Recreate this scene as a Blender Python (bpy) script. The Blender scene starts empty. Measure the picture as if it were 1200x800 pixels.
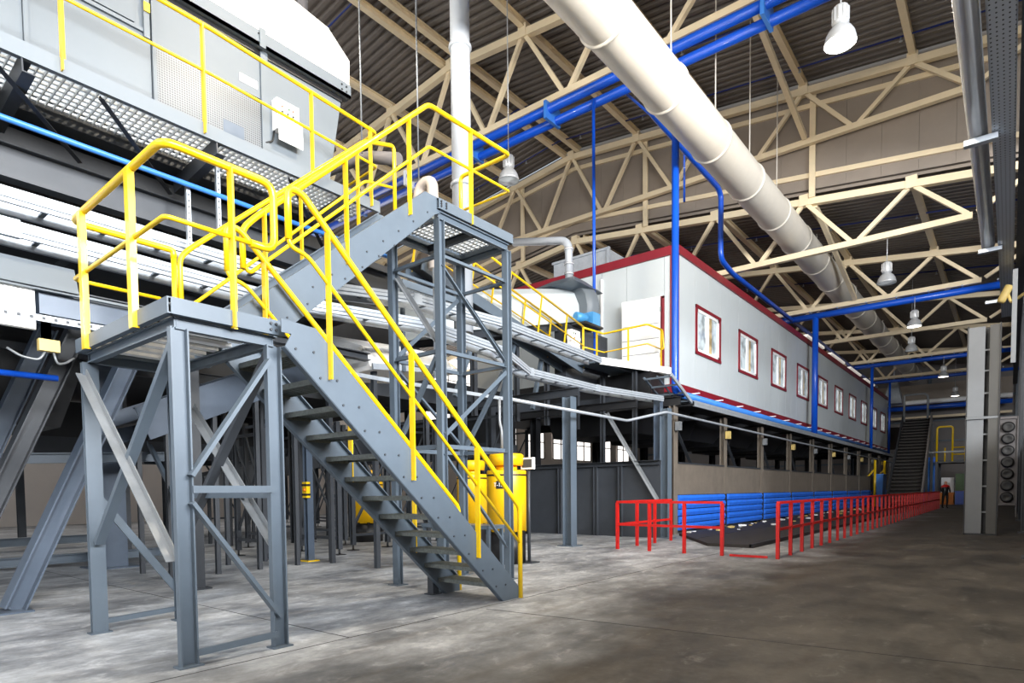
import bpy, math, random
from mathutils import Vector as V, Matrix

random.seed(7)
sc = bpy.context.scene
col = sc.collection

# ------------------------------------------------------------------ camera
def cam_axes(yaw, pitch, roll):
    r = V((math.cos(yaw), math.sin(yaw), 0)); f = V((-math.sin(yaw), math.cos(yaw), 0)); u = V((0, 0, 1))
    f2 = f * math.cos(pitch) + u * math.sin(pitch); u2 = u * math.cos(pitch) - f * math.sin(pitch)
    return r * math.cos(roll) + u2 * math.sin(roll), u2 * math.cos(roll) - r * math.sin(roll), f2
_r, _u, _f = cam_axes(.67965, -.04474, -.00974)
cd = bpy.data.cameras.new('camera'); cam = bpy.data.objects.new('camera', cd); col.objects.link(cam)
cd.sensor_width = 36; cd.lens = 722.4 / 1200 * 36; cd.shift_y = (608.07 - 400) / 1200
cd.clip_start = .05; cd.clip_end = 300
cam.matrix_world = Matrix(((_r.x, _u.x, -_f.x, 0), (_r.y, _u.y, -_f.y, 0), (_r.z, _u.z, -_f.z, 1.3), (0, 0, 0, 1)))
sc.camera = cam

# ------------------------------------------------------------------ light
w = bpy.data.worlds.new('world'); sc.world = w; w.use_nodes = True
w.node_tree.nodes['Background'].inputs[0].default_value = (.75, .87, 1, 1)
w.node_tree.nodes['Background'].inputs[1].default_value = 1.0
sc.view_settings.view_transform = 'Standard'; sc.view_settings.look = 'None'
sc.view_settings.gamma = 1; sc.view_settings.exposure = 0.15; sc.view_settings.use_curve_mapping = False

def area(name, loc, direction, sx, sy, power, color):
    l = bpy.data.lights.new(name, 'AREA'); l.shape = 'RECTANGLE'; l.size = sx; l.size_y = sy; l.energy = power; l.color = color
    o = bpy.data.objects.new(name, l); col.objects.link(o); o.location = loc
    o.rotation_euler = V(direction).to_track_quat('-Z', 'Y').to_euler(); return o
# daylight entering by the glazing of the near gable, the right-hand bay and the far left wall
area('daylight_gable', (-10.0, -8.8, 10.6), (0, 1, .08), 17, 7, 2500, (.93, .97, 1))
area('daylight_gable_low', (-17.0, -8.8, 4.0), (0, 1, 0), 14, 4.5, 1000, (.9, .96, 1))
area('daylight_right_bay', (15.5, 1, 8.8), (-1, .05, .02), 19, 5, 15000, (.96, .98, 1))
area('daylight_left_wall', (-32.4, 24, 9.4), (1, 0, -.1), 40, 2.6, 900, (1, .93, .88))

# ------------------------------------------------------------------ mesh helpers
class MB:
    def __init__(s): s.v = []; s.f = []; s.s = []
    def add(s, vs, fs, smooth=False):
        n = len(s.v); s.v += [tuple(v) for v in vs]; s.f += [tuple(i + n for i in f) for f in fs]; s.s += [smooth] * len(fs); return s
    def box(s, x0, x1, y0, y1, z0, z1):
        return s.add([(x, y, z) for z in (z0, z1) for y in (y0, y1) for x in (x0, x1)],
                     [(0, 2, 3, 1), (4, 5, 7, 6), (0, 1, 5, 4), (2, 6, 7, 3), (0, 4, 6, 2), (1, 3, 7, 5)])
    def hexa(s, p):     # 8 points, bottom ring then top ring
        return s.add(p, [(3, 2, 1, 0), (4, 5, 6, 7), (0, 1, 5, 4), (1, 2, 6, 5), (2, 3, 7, 6), (3, 0, 4, 7)])
    def sweep(s, poly, p0, p1, up=(0, 0, 1)):
        p0 = V(p0); p1 = V(p1); d = (p1 - p0).normalized(); up = V(up)
        if abs(d.dot(up)) > .98: up = V((0, 1, 0)) if abs(d.y) < .9 else V((1, 0, 0))
        u = d.cross(up).normalized(); v = u.cross(d); n = len(poly)
        vs = [p0 + u * a + v * b for a, b in poly] + [p1 + u * a + v * b for a, b in poly]
        fs = [(i, (i + 1) % n, n + (i + 1) % n, n + i) for i in range(n)] + [tuple(range(n - 1, -1, -1)), tuple(range(n, 2 * n))]
        return s.add(vs, fs)
    def beam(s, p0, p1, w, h, prof='box', up=(0, 0, 1), t=.012):
        a, b = w / 2, h / 2
        if prof == 'box': P = [(-a, -b), (a, -b), (a, b), (-a, b)]
        elif prof == 'I': P = [(-a, -b), (a, -b), (a, -b + t), (t / 2, -b + t), (t / 2, b - t), (a, b - t), (a, b), (-a, b), (-a, b - t), (-t / 2, b - t), (-t / 2, -b + t), (-a, -b + t)]
        elif prof == 'H': P = [(-a, -b), (-a + t, -b), (-a + t, -t / 2), (a - t, -t / 2), (a - t, -b), (a, -b), (a, b), (a - t, b), (a - t, t / 2), (-a + t, t / 2), (-a + t, b), (-a, b)]
        elif prof == 'C': P = [(-a, -b), (a, -b), (a, -b + t), (-a + t, -b + t), (-a + t, b - t), (a, b - t), (a, b), (-a, b)]     # web on -u side
        elif prof == 'D': P = [(a, -b), (a, b), (-a, b), (-a, b - t), (a - t, b - t), (a - t, -b + t), (-a, -b + t), (-a, -b)]     # web on +u side
        elif prof == 'L': P = [(-a, -b), (a, -b), (a, -b + t), (-a + t, -b + t), (-a + t, b), (-a, b)]
        return s.sweep(P, p0, p1, up)
    def tube(s, pts, r, n=10, fillet=0, cap=True, seg=4):
        pts = [V(p) for p in pts]
        if fillet:
            q = [pts[0]]
            for i in range(1, len(pts) - 1):
                a = pts[i - 1] - pts[i]; b = pts[i + 1] - pts[i]; k = min(fillet, a.length * .48, b.length * .48)
                A = pts[i] + a.normalized() * k; B = pts[i] + b.normalized() * k
                for j in range(seg + 1):
                    t = j / seg; q.append(A * (1 - t) ** 2 + pts[i] * 2 * t * (1 - t) + B * t * t)
            pts = q + [pts[-1]]
        m = len(pts); vs = []; prev = None
        for i, p in enumerate(pts):
            d = ((pts[min(i + 1, m - 1)] - p).normalized() + (p - pts[max(i - 1, 0)]).normalized())
            d = d.normalized() if d.length > 1e-6 else V((0, 0, 1))
            if prev is None: u = d.orthogonal().normalized()
            else: u = (prev - d * prev.dot(d)).normalized()
            prev = u; w_ = d.cross(u)
            vs += [p + (u * math.cos(6.28318 * k / n) + w_ * math.sin(6.28318 * k / n)) * r for k in range(n)]
        fs = [(i * n + k, i * n + (k + 1) % n, (i + 1) * n + (k + 1) % n, (i + 1) * n + k) for i in range(m - 1) for k in range(n)]
        s.add(vs, fs, True)
        if cap: s.f += [tuple(len(s.v) - m * n + k for k in range(n - 1, -1, -1)), tuple(len(s.v) - n + k for k in range(n))]; s.s += [False] * 2
        return s
    def lathe(s, prof, c, n=16, axis=(0, 0, 1), smooth=True, cap=True):
        ax = V(axis).normalized(); u = ax.orthogonal().normalized(); w_ = ax.cross(u); c = V(c); m = len(prof)
        vs = [c + ax * z + (u * math.cos(6.28318 * k / n) + w_ * math.sin(6.28318 * k / n)) * r for r, z in prof for k in range(n)]
        fs = [(i * n + k, i * n + (k + 1) % n, (i + 1) * n + (k + 1) % n, (i + 1) * n + k) for i in range(m - 1) for k in range(n)]
        b = len(s.v); s.add(vs, fs, smooth)
        if cap: s.f += [tuple(b + k for k in range(n - 1, -1, -1)), tuple(b + (m - 1) * n + k for k in range(n))]; s.s += [False] * 2
        return s
    def prism(s, poly, axis, a, b):    # polygon in the plane across axis, run from a to b
        f = {'x': lambda p, t: (t, p[0], p[1]), 'y': lambda p, t: (p[0], t, p[1]), 'z': lambda p, t: (p[0], p[1], t)}[axis]
        n = len(poly); vs = [f(p, a) for p in poly] + [f(p, b) for p in poly]
        return s.add(vs, [(i, (i + 1) % n, n + (i + 1) % n, n + i) for i in range(n)] + [tuple(range(n - 1, -1, -1)), tuple(range(n, 2 * n))])
    def bolt(s, p, axis, r=.011, h=.008, n=6):
        return s.lathe([(r, 0), (r, h)], p, n, axis, False)

W = {}                       # world position of each object, for children
def _link(name, mb, mat, off, parent):
    me = bpy.data.meshes.new(name)
    me.from_pydata([(a - off[0], b - off[1], c - off[2]) for a, b, c in mb.v], [], mb.f)
    me.polygons.foreach_set('use_smooth', mb.s); me.materials.append(M[mat]); me.validate()
    import bmesh
    bm = bmesh.new(); bm.from_mesh(me); bmesh.ops.recalc_face_normals(bm, faces=bm.faces); bm.to_mesh(me); bm.free()
    o = bpy.data.objects.new(name, me); col.objects.link(o)
    if parent: o.parent = parent
    return o
def thing(name, label, cat, loc, group=None):
    o = bpy.data.objects.new(name, None); col.objects.link(o); o.empty_display_size = .1
    o.location = loc; o['label'] = label; o['category'] = cat; W[o.name] = V(loc)
    if group: o['group'] = group
    return o
def part(name, mb, mat, parent, label=None, kind=None):
    off = W[parent.name]; o = _link(name, mb, mat, off, parent); W[o.name] = off
    if label: o['label'] = label
    if kind: o['kind'] = kind
    return o
def base_of(mb):
    xs, ys, zs = zip(*mb.v); return V(((min(xs) + max(xs)) / 2, (min(ys) + max(ys)) / 2, min(zs)))
def solo(name, mb, mat, label, cat, group=None, kind=None):
    off = base_of(mb); o = _link(name, mb, mat, off, None); o.location = off; W[o.name] = off
    o['label'] = label; o['category'] = cat
    if group: o['group'] = group
    if kind: o['kind'] = kind
    return o
def struct(name, mb, mat):
    off = base_of(mb); o = _link(name, mb, mat, off, None); o.location = off; W[o.name] = off; o['kind'] = 'structure'
    return o
def copy_tree(o, delta, label=None, parent=None):
    c = o.copy(); col.objects.link(c); c.parent = parent
    if parent is None:
        c.location = o.location + V(delta)
        if label: c['label'] = label
    W[c.name] = W[o.name] + V(delta)
    for ch in list(o.children): copy_tree(ch, delta, None, c)
    return c
def clone(o, delta):         # a further alike part beside o, same mesh data
    c = o.copy(); col.objects.link(c); c.parent = o.parent; c.location = o.location + V(delta); W[c.name] = W[o.name]; return c
def B(*a): return MB().box(*a)

# ------------------------------------------------------------------ materials
M = {}
def lin(c): return tuple(((x / 255) / 12.92 if x / 255 <= .04045 else ((x / 255 + .055) / 1.055) ** 2.4) for x in c)
def mat(name, rgb, rough=.5, metal=0, var=.12, scale=2.5, bump=.0, spec=.5, coat=0):
    m = bpy.data.materials.new(name); m.use_nodes = True; nt = m.node_tree; b = nt.nodes['Principled BSDF']
    b.inputs['Roughness'].default_value = rough; b.inputs['Metallic'].default_value = metal
    b.inputs['Specular IOR Level'].default_value = spec; b.inputs['Coat Weight'].default_value = coat
    L = lin(rgb); tc = nt.nodes.new('ShaderNodeTexCoord'); nz = nt.nodes.new('ShaderNodeTexNoise')
    nz.inputs['Scale'].default_value = scale; nz.inputs['Detail'].default_value = 6; nz.inputs['Roughness'].default_value = .65
    nt.links.new(tc.outputs['Object'], nz.inputs['Vector'])
    mx = nt.nodes.new('ShaderNodeMix'); mx.data_type = 'RGBA'
    mx.inputs[6].default_value = (*[x * (1 - var) for x in L], 1); mx.inputs[7].default_value = (*[min(1, x * (1 + var)) for x in L], 1)
    rp = nt.nodes.new('ShaderNodeMapRange'); rp.inputs[1].default_value = .3; rp.inputs[2].default_value = .7
    nt.links.new(nz.outputs['Fac'], rp.inputs[0]); nt.links.new(rp.outputs[0], mx.inputs[0]); nt.links.new(mx.outputs[2], b.inputs['Base Color'])
    if bump:
        bp = nt.nodes.new('ShaderNodeBump'); bp.inputs['Strength'].default_value = bump; bp.inputs['Distance'].default_value = .02
        nt.links.new(nz.outputs['Fac'], bp.inputs['Height']); nt.links.new(bp.outputs[0], b.inputs['Normal'])
    M[name] = m; return m
def emit(name, rgb, strength):
    m = bpy.data.materials.new(name); m.use_nodes = True; b = m.node_tree.nodes['Principled BSDF']
    b.inputs['Base Color'].default_value = (*lin(rgb), 1); b.inputs['Emission Color'].default_value = (*lin(rgb), 1); b.inputs['Emission Strength'].default_value = strength
    M[name] = m; return m
mat('steel_grey', (86, 98, 110), .42, 0, .07, 3)
mat('steel_pale', (132, 136, 140), .4, .25, .12, 5)
mat('steel_dark', (54, 58, 64), .45, 0, .12, 3)
mat('steel_blue', (80, 92, 108), .38, .1, .1, 3)
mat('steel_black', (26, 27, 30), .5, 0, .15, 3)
mat('belt', (46, 42, 40), .7, 0, .2, 6)
mat('galvanised', (182, 190, 199), .36, .4, .1, 7)
mat('tread', (112, 116, 112), .5, .4, .3, 30)
mat('aluminium', (214, 217, 221), .25, .45, .05, 2)
mat('yellow', (236, 196, 8), .36, 0, .05, 3, coat=.2)
mat('yellow_drum', (240, 185, 5), .38, 0, .06, 3)
mat('red', (196, 26, 22), .42, 0, .08, 4)
mat('maroon', (132, 24, 40), .45, 0, .06, 3)
mat('blue', (12, 80, 196), .36, 0, .06, 3, coat=.2)
mat('blue_light', (62, 128, 214), .36, 0, .06, 3)
mat('blue_flap', (40, 112, 228), .42, 0, .12, 5)
mat('motor_blue', (70, 145, 200), .4, 0, .08, 6)
mat('beige', (232, 214, 180), .5, 0, .05, 2)
mat('deck', (108, 101, 95), .55, 0, .08, 1.2)
mat('partition', (142, 131, 120), .6, 0, .07, .8)
mat('duct_white', (206, 200, 189), .4, 0, .04, 3)
mat('pipe_grey', (178, 184, 192), .4, .15, .05, 2)
mat('cabin_white', (202, 210, 214), .34, 0, .025, .6)
mat('white', (250, 251, 251), .4, 0, .03, 2)
mat('hood_white', (240, 240, 236), .35, 0, .03, 1)
mat('machine_grey', (106, 114, 121), .48, 0, .05, .7)
mat('mesh_grey', (120, 124, 130), .45, .3, .1, 4)
mat('brown_panel', (112, 104, 95), .5, 0, .16, 2.2)
mat('wall_pale', (206, 196, 188), .7, 0, .06, .5)
mat('wall_grey', (120, 116, 116), .7, 0, .08, .5)
mat('orange', (215, 120, 20), .5, 0, .1, 4)
mat('green', (70, 100, 60), .5, 0, .1, 4)
mat('black', (22, 22, 24), .45, 0, .15, 5)
mat('mustard', (205, 180, 110), .5, 0, .05, 4)
mat('lamp_grey', (178, 180, 182), .35, .3, .06, 8)
mat('skin', (190, 140, 115), .6, 0, .05, 8)
mat('scrap', (205, 205, 200), .7, 0, .3, 30)
emit('window_day', (255, 250, 244), 1.5)
emit('lamp_lit', (255, 247, 230), 9)
emit('strip_lit', (255, 250, 240), .35)
mat('navy', (12, 38, 110), .4, 0, .06, 3)
mat('pylon_light', (106, 109, 112), .45, 0, .06, 2)
mat('pylon_dark', (64, 63, 60), .5, 0, .06, 2)
mat('grating_steel', (206, 211, 216), .45, .1, .1, 9)  # pale colour stands for hall light reflected by the grating
emit('led_red', (255, 60, 40), 3)
emit('screen', (60, 66, 74), .15)
def glass(name, tint, em):
    m = bpy.data.materials.new(name); m.use_nodes = True; nt = m.node_tree; b = nt.nodes['Principled BSDF']
    b.inputs['Roughness'].default_value = .08; b.inputs['Metallic'].default_value = .0; b.inputs['Specular IOR Level'].default_value = .8
    tc = nt.nodes.new('ShaderNodeTexCoord'); nz = nt.nodes.new('ShaderNodeTexNoise'); nz.inputs['Scale'].default_value = 2.2; nz.inputs['Detail'].default_value = 2
    cr = nt.nodes.new('ShaderNodeValToRGB'); L = lin(tint)
    cr.color_ramp.elements[0].position = .38; cr.color_ramp.elements[0].color = (*[x * .45 for x in L], 1)
    cr.color_ramp.elements[1].position = .56; cr.color_ramp.elements[1].color = (*L, 1)
    nt.links.new(tc.outputs['Object'], nz.inputs['Vector']); nt.links.new(nz.outputs['Fac'], cr.inputs[0])
    nt.links.new(cr.outputs[0], b.inputs['Base Color']); nt.links.new(cr.outputs[0], b.inputs['Emission Color']); b.inputs['Emission Strength'].default_value = em
    M[name] = m
glass('pane_lit', (190, 202, 208), .45); glass('pane_warm', (205, 178, 128), .35); glass('lens', (225, 230, 232), .25)  # faint glow painted in for reflected daylight and interior light

def floor_mat():
    m = bpy.data.materials.new('concrete_floor'); m.use_nodes = True; nt = m.node_tree; b = nt.nodes['Principled BSDF']; N = nt.nodes.new; K = nt.links.new
    g = N('ShaderNodeNewGeometry'); sep = N('ShaderNodeSeparateXYZ'); K(g.outputs['Position'], sep.inputs[0])
    def noise(scale, detail=8, stretch=None, rough=.6, dist=0):
        n = N('ShaderNodeTexNoise'); n.inputs['Scale'].default_value = scale; n.inputs['Detail'].default_value = detail; n.inputs['Roughness'].default_value = rough; n.inputs['Distortion'].default_value = dist
        mp = N('ShaderNodeMapping'); mp.inputs['Scale'].default_value = stretch or (1, 1, 1); K(g.outputs['Position'], mp.inputs[0]); K(mp.outputs[0], n.inputs['Vector']); return n.outputs['Fac']
    def mr(x, a, b_, c=0, d=1):
        n = N('ShaderNodeMapRange'); n.inputs[1].default_value = a; n.inputs[2].default_value = b_; n.inputs[3].default_value = c; n.inputs[4].default_value = d; K(x, n.inputs[0]); return n.outputs[0]
    def math_(op, a, b_):
        n = N('ShaderNodeMath'); n.operation = op
        for i, x in enumerate((a, b_)):
            if isinstance(x, (int, float)): n.inputs[i].default_value = x
            else: K(x, n.inputs[i])
        return n.outputs[0]
    def mix(f, a, b_):
        n = N('ShaderNodeMix'); n.data_type = 'RGBA'
        for i, x in ((6, a), (7, b_)):
            if isinstance(x, tuple): n.inputs[i].default_value = (*lin(x), 1)
            else: K(x, n.inputs[i])
        K(f, n.inputs[0]); return n.outputs[2]
    # traffic-worn aisle (brownish, darkened further to paint in shade) beside the dusty pale strip under the plant
    big = noise(.35, 5); edge = math_('ADD', sep.outputs[0], math_('MULTIPLY', math_('SUBTRACT', big, .5), 4.0))
    dusty = mr(edge, -2.6, -4.9)
    blot = noise(1.1, 9, (1, .55, 1), .68); fine = noise(14, 6); mid = noise(4.5, 9, (1, .6, 1), .7, .6); streak = noise(1.6, 6, (2.2, .28, 1), .6)
    aisle = mix(mr(blot, .36, .66), (28, 26, 24), (82, 77, 71))
    aisle = mix(mr(streak, .5, .75, 0, .55), aisle, (52, 43, 33))
    pale = mix(mr(blot, .34, .62), (98, 102, 108), (196, 200, 205))
    pale = mix(mr(streak, .55, .8, 0, .5), pale, (132, 124, 116))
    pale = mix(mr(mid, .42, .68, 0, .45), pale, (86, 88, 92)); pale = mix(mr(mid, .44, .3, 0, .5), pale, (222, 225, 229)); aisle = mix(mr(mid, .5, .72, 0, .5), aisle, (30, 27, 24)); aisle = mix(mr(mid, .42, .3, 0, .35), aisle, (132, 128, 124))
    c = mix(dusty, aisle, pale); c = mix(mr(fine, .45, .8, 0, .3), c, (92, 90, 88))
    K(c, b.inputs['Base Color']); K(mr(blot, .3, .7, .5, .72), b.inputs['Roughness']); b.inputs['Specular IOR Level'].default_value = .3
    bp = N('ShaderNodeBump'); bp.inputs['Strength'].default_value = .12; bp.inputs['Distance'].default_value = .01; K(fine, bp.inputs['Height']); K(bp.outputs[0], b.inputs['Normal'])
    M['floor'] = m
floor_mat()
def perforated(name, rgb, dark, sx, sy, sz, hole=.3):
    # punched sheet: round holes on a grid, dark in the holes
    m = bpy.data.materials.new(name); m.use_nodes = True; nt = m.node_tree; b = nt.nodes['Principled BSDF']; N = nt.nodes.new; K = nt.links.new
    tc = N('ShaderNodeTexCoord'); mp = N('ShaderNodeMapping'); mp.inputs['Scale'].default_value = (sx, sy, sz); K(tc.outputs['Object'], mp.inputs[0])
    fr = N('ShaderNodeVectorMath'); fr.operation = 'FRACTION'; K(mp.outputs[0], fr.inputs[0])
    sb = N('ShaderNodeVectorMath'); sb.operation = 'SUBTRACT'; sb.inputs[1].default_value = (.5 if sx else 0, .5 if sy else 0, .5 if sz else 0); K(fr.outputs[0], sb.inputs[0])
    ln = N('ShaderNodeVectorMath'); ln.operation = 'LENGTH'; K(sb.outputs[0], ln.inputs[0])
    lt = N('ShaderNodeMath'); lt.operation = 'LESS_THAN'; lt.inputs[1].default_value = hole; K(ln.outputs['Value'], lt.inputs[0])
    mx = N('ShaderNodeMix'); mx.data_type = 'RGBA'; mx.inputs[6].default_value = (*lin(rgb), 1); mx.inputs[7].default_value = (*lin(dark), 1)
    K(lt.outputs[0], mx.inputs[0]); K(mx.outputs[2], b.inputs['Base Color']); b.inputs['Roughness'].default_value = .4; b.inputs['Metallic'].default_value = .3; M[name] = m
perforated('perf_sheet', (110, 115, 121), (56, 60, 66), 0, 36, 36, .33)
perforated('perf_tray', (190, 198, 208), (52, 56, 62), 14, 9, 0, .17)
perforated('perf_strut', (214, 218, 222), (50, 52, 56), 0, 14, 0, .24)

# ================================================================== THE HALL
APEX = -16.17
def zh(x): return 16.75 - .108 * abs(x - APEX)      # high roof, centre of the top chord
def zl(x): return 13.0 - .115 * abs(x - APEX)       # low roof
XR, XL = .45, -32.8
YS = 24.86                                          # the step between the two roofs

fl = struct('floor', B(-33.4, 16.4, -9.4, 66.4, -.25, 0), 'floor')
# saw-cut joints in the slab
jm = [MB().beam((-4.6, -4, .001), (-4.62, 60, .001), .007, .003), MB().beam((-4.5, 5.1, .001), (14, 7.2, .001), .007, .003), MB().beam((-20, 3.05, .001), (-4.6, 3.35, .001), .008, .003)]
for m_ in jm: part('slab_joint', m_, 'steel_black', fl)

def deck(name, y0, y1, zf, dz, x0, x1):
    """trapezoidal roof sheet with ribs running across the hall"""
    prof = []; y = y0; p = .32
    while y < y1: prof += [(y, 0), (y + .13, 0), (y + .17, .085), (y + .28, .085)]; y += p
    prof.append((y, 0)); mb = MB(); xs = [x0, APEX, x1]; n = len(prof)
    for x in xs: mb.v += [(x, min(a, y1), zf(x) + dz + b) for a, b in prof]
    for k in range(2):
        for i in range(n - 1): mb.f.append((k * n + i, k * n + i + 1, (k + 1) * n + i + 1, (k + 1) * n + i)); mb.s.append(False)
    return struct(name, mb, 'deck')
deck('ceiling_high', -9.2, YS, zh, .42, XL - .4, XR + .2)
deck('ceiling_low', YS, 66.2, zl, .4, XL - .4, XR + .2)
struct('ceiling_right_bay', B(XR + .2, 16.4, -9.4, 66.4, 11.6, 11.8), 'deck')

# outer walls
def wall(name, mb, m): return struct(name, mb, m)
wall('wall_left', MB().box(-33.4, -33.1, -9.4, 66.4, 0, 8).box(-33.4, -33.1, -9.4, 66.4, 11.5, 16).box(-33.4, -33.1, -9.4, 2, 8, 11.5).box(-33.4, -33.1, 56, 66.4, 8, 11.5), 'wall_pale')
n_ = 0
for y in range(2, 56, 6):
    n_ += 1
    wn = struct('window_%d' % n_, B(-33.28, -33.24, y + .12, y + 5.88, 8.1, 11.4), 'window_day')
    fr = MB()
    for k in range(5): fr.box(-33.25, -33.1, y + .0 + k * 1.5 - .05, y + .05 + k * 1.5, 8, 11.5)
    for z in (8, 9.7, 11.44): fr.box(-33.25, -33.1, y, y + 6, z, z + .07)
    part('window_frame', fr, 'white', wn)
# low glazing seen between the machine legs
for k, y in enumerate(range(31, 63, 4)):
    n_ += 1
    wn = struct('window_%d' % n_, B(-33.08, -33.05, y, y + 2.6, 4.3, 7.2), 'window_day')
    fr = MB()
    for q in range(3): fr.box(-33.06, -32.98, y - .06 + q * 1.3, y + .06 + q * 1.3, 4.24, 7.26)
    for z in (4.24, 5.7, 7.2): fr.box(-33.06, -32.98, y - .06, y + 2.66, z - .03, z + .05)
    part('window_frame', fr, 'wall_grey', wn)
bw = wall('wall_back', B(-33.4, 16.4, 66.2, 66.5, 0, 16), 'wall_grey')
for z in (1.8, 3.6, 5.4, 7.2, 9.0): part('girt', MB().beam((-33, 66.1, z), (16, 66.1, z), .12, .16, 'C'), 'steel_grey', bw)
for x in range(-30, 16, 6): part('wall_post', MB().beam((x + .3, 66.0, 0), (x + .3, 66.0, 11), .25, .3, 'H', (0, 1, 0)), 'steel_grey', bw)
bp_ = B(-16, 0, 65.7, 65.9, 8.4, 10.4); part('upper_panel', bp_, 'partition', bw)
wall('wall_front', MB().box(-33.4, 16.4, -9.6, -9.4, 0, 1.5).box(-33.4, 16.4, -9.6, -9.4, 14.3, 17.4).box(-33.4, -25, -9.6, -9.4, 1.5, 14.3).box(-1.2, 16.4, -9.6, -9.4, 1.5, 14.3), 'wall_pale')
wr = wall('wall_right', MB().box(16.2, 16.4, -9.4, 66.4, 0, 5.4).box(16.2, 16.4, -9.4, 66.4, 11, 11.8).box(16.2, 16.4, 15, 66.4, 5.4, 11), 'wall_grey')

wall('wall_light_blocker', B(1.2, 1.35, -9.4, 60, 0, 3.1), 'wall_grey')  # unseen wall added to keep daylight off the aisle and lower steelwork

# step wall above the low roof, hung in sheets between posts
seg = [XL, -29, -25.8, -22.5, -19.2, -15.9, -12.5, -9.2, -5.85, -2.6, XR]
sw = struct('wall_step', MB().prism([(XL, zl(XL) + .3), (APEX, zl(APEX) + .3), (XR, zl(XR) + .3), (XR, zh(XR) + .52), (APEX, zh(APEX) + .52), (XL, zh(XL) + .52)], 'y', YS + .17, YS + .2), 'partition')
for a, b in zip(seg, seg[1:]):
    n = 3
    for k in range(n):
        x0 = a + (b - a) * k / n + .003; x1 = a + (b - a) * (k + 1) / n - .003
        part('wall_sheet', MB().hexa([(x0, YS + .1, zl(x0) + .42), (x1, YS + .1, zl(x1) + .42), (x1, YS + .16, zl(x1) + .42), (x0, YS + .16, zl(x0) + .42),
                                      (x0, YS + .1, zh(x0) + .4), (x1, YS + .1, zh(x1) + .4), (x1, YS + .16, zh(x1) + .4), (x0, YS + .16, zh(x0) + .4)]), 'partition', sw)
for x in (-25.8, -19.2, -12.5, -5.85): part('wall_post', MB().beam((x, YS - .02, zl(x) + .1), (x, YS - .02, zh(x)), .2, .1), 'beige', sw)
for dz, f in ((.92, zl), (-.42, zh)):
    for a, b in ((XL, APEX), (APEX, XR)): part('girt', MB().beam((a, YS + .06, f(a) + dz), (b, YS + .06, f(b) + dz), .1, .17), 'beige', sw)

# ------------------------------------------------------------------ roof trusses
TOP = [APEX + k * 3.345 for k in range(-5, 6)]
BOT = [APEX + (k + .5) * 3.345 for k in range(-5, 5)]
def truss(y, zf, zb, label, group):
    t = thing('roof_truss', label, 'roof truss', (APEX, y, zb - .1), group)
    for a, b in ((TOP[0], APEX), (APEX, TOP[-1])): part('top_chord', MB().beam((a, y, zf(a)), (b, y, zf(b)), .22, .24), 'beige', t)
    part('bottom_chord', MB().beam((BOT[0], y, zb), (BOT[-1], y, zb), .2, .2), 'beige', t)
    for k, x in enumerate(BOT):
        for xt in (TOP[k], TOP[k + 1]):
            part('diagonal', MB().beam((x + (.12 if xt > x else -.12), y, zb + .08), (xt + (-.1 if xt > x else .1), y, zf(xt) - .1), .14, .14), 'beige', t)
    for x in TOP[1:-1]: part('node_plate', MB().box(x - .16, x + .16, y - .13, y + .13, zf(x) - .14, zf(x) + .26), 'beige', t)
    return t
def trname(i): return i
truss(8.8, zh, 13.85, 'beige roof truss nearest the camera, high above the machine', 'high roof trusses')
truss(16.75, zh, 13.85, 'beige roof truss carrying the twin blue pipes under its bottom chord', 'high roof trusses')
truss(24.68, zh, 13.85, 'beige roof truss standing in front of the grey step wall', 'high roof trusses')
LOW = [24.98, 32.9, 40.8, 48.75, 56.8]
LL = ['beige low-roof truss directly below the grey step wall', 'beige low-roof truss resting on the nearest blue cross beam',
      'beige low-roof truss with no blue beam, between the two nearest blue frames', 'beige low-roof truss resting on the second blue cross beam',
      'beige low-roof truss resting on the third, farthest blue cross beam']
for y, l in zip(LOW, LL): truss(y, zl, 9.97, l, 'low roof trusses')
# stays dropping from the purlin to the bottom chord between trusses
def stay(p0, p1, label): solo('roof_stay', MB().beam(p0, p1, .16, .16), 'beige', label, 'brace')
stay((-6.05, 16.95, 15.5), (-6.05, 24.55, 13.98), 'beige diagonal stay crossing the nearest bay to the step wall truss')
stay((-5.8, 25.1, 11.7), (-5.8, 32.7, 10.1), 'beige diagonal stay between the first two low-roof trusses')
names_h = ['ridge', 'first', 'second', 'third', 'fourth', 'fifth']
for zone, zf, y0, y1, dz in (('high', zh, -9, YS - .05, .29), ('low', zl, YS + .2, 66, .27)):
    for k, x in enumerate(TOP):
        s = abs(k - 5); side = 'right' if k > 5 else 'left'
        if k < 3: continue
        xs = [x] if k != 5 else [x - .38, x + .38]
        for j, xx in enumerate(xs):
            lab = ('%s purlin line of the %s beige roof, %s of the ridge' % (names_h[s], zone, side)) if k != 5 else ('%s beam of the twin ridge purlins under the %s roof' % (('left', 'right')[j], zone))
            t = MB().beam((xx, y0, zf(xx) + dz), (xx, y1, zf(xx) + dz), .2, .24, 'I', t=.03)
            solo('roof_purlin', t, 'beige', lab, 'purlin', 'roof purlins')

# ------------------------------------------------------------------ right-hand column line
for k, (y, l) in enumerate([(14.6, 'dark steel hall column at the right edge of the frame'), (22.6, 'dark steel hall column just behind the white pylon'), (30.6, 'dark steel hall column beside the rack of round fans'),
                            (38.6, 'dark steel hall column, fourth along the right side'), (46.6, 'dark steel hall column, fifth along the right side'), (6.6, 'dark steel hall column on the right, nearest the camera')]):
    if k == 5: continue
    t = thing('hall_column', l, 'column', (.42, y, 0), 'right-hand hall columns')
    part('shaft', MB().beam((.42, y, .02), (.42, y, 11.4), .34, .3, 'H', (0, 1, 0), .025), 'steel_dark', t)
    part('base_plate', B(.18, .66, y - .25, y + .25, 0, .03), 'steel_dark', t)

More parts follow.
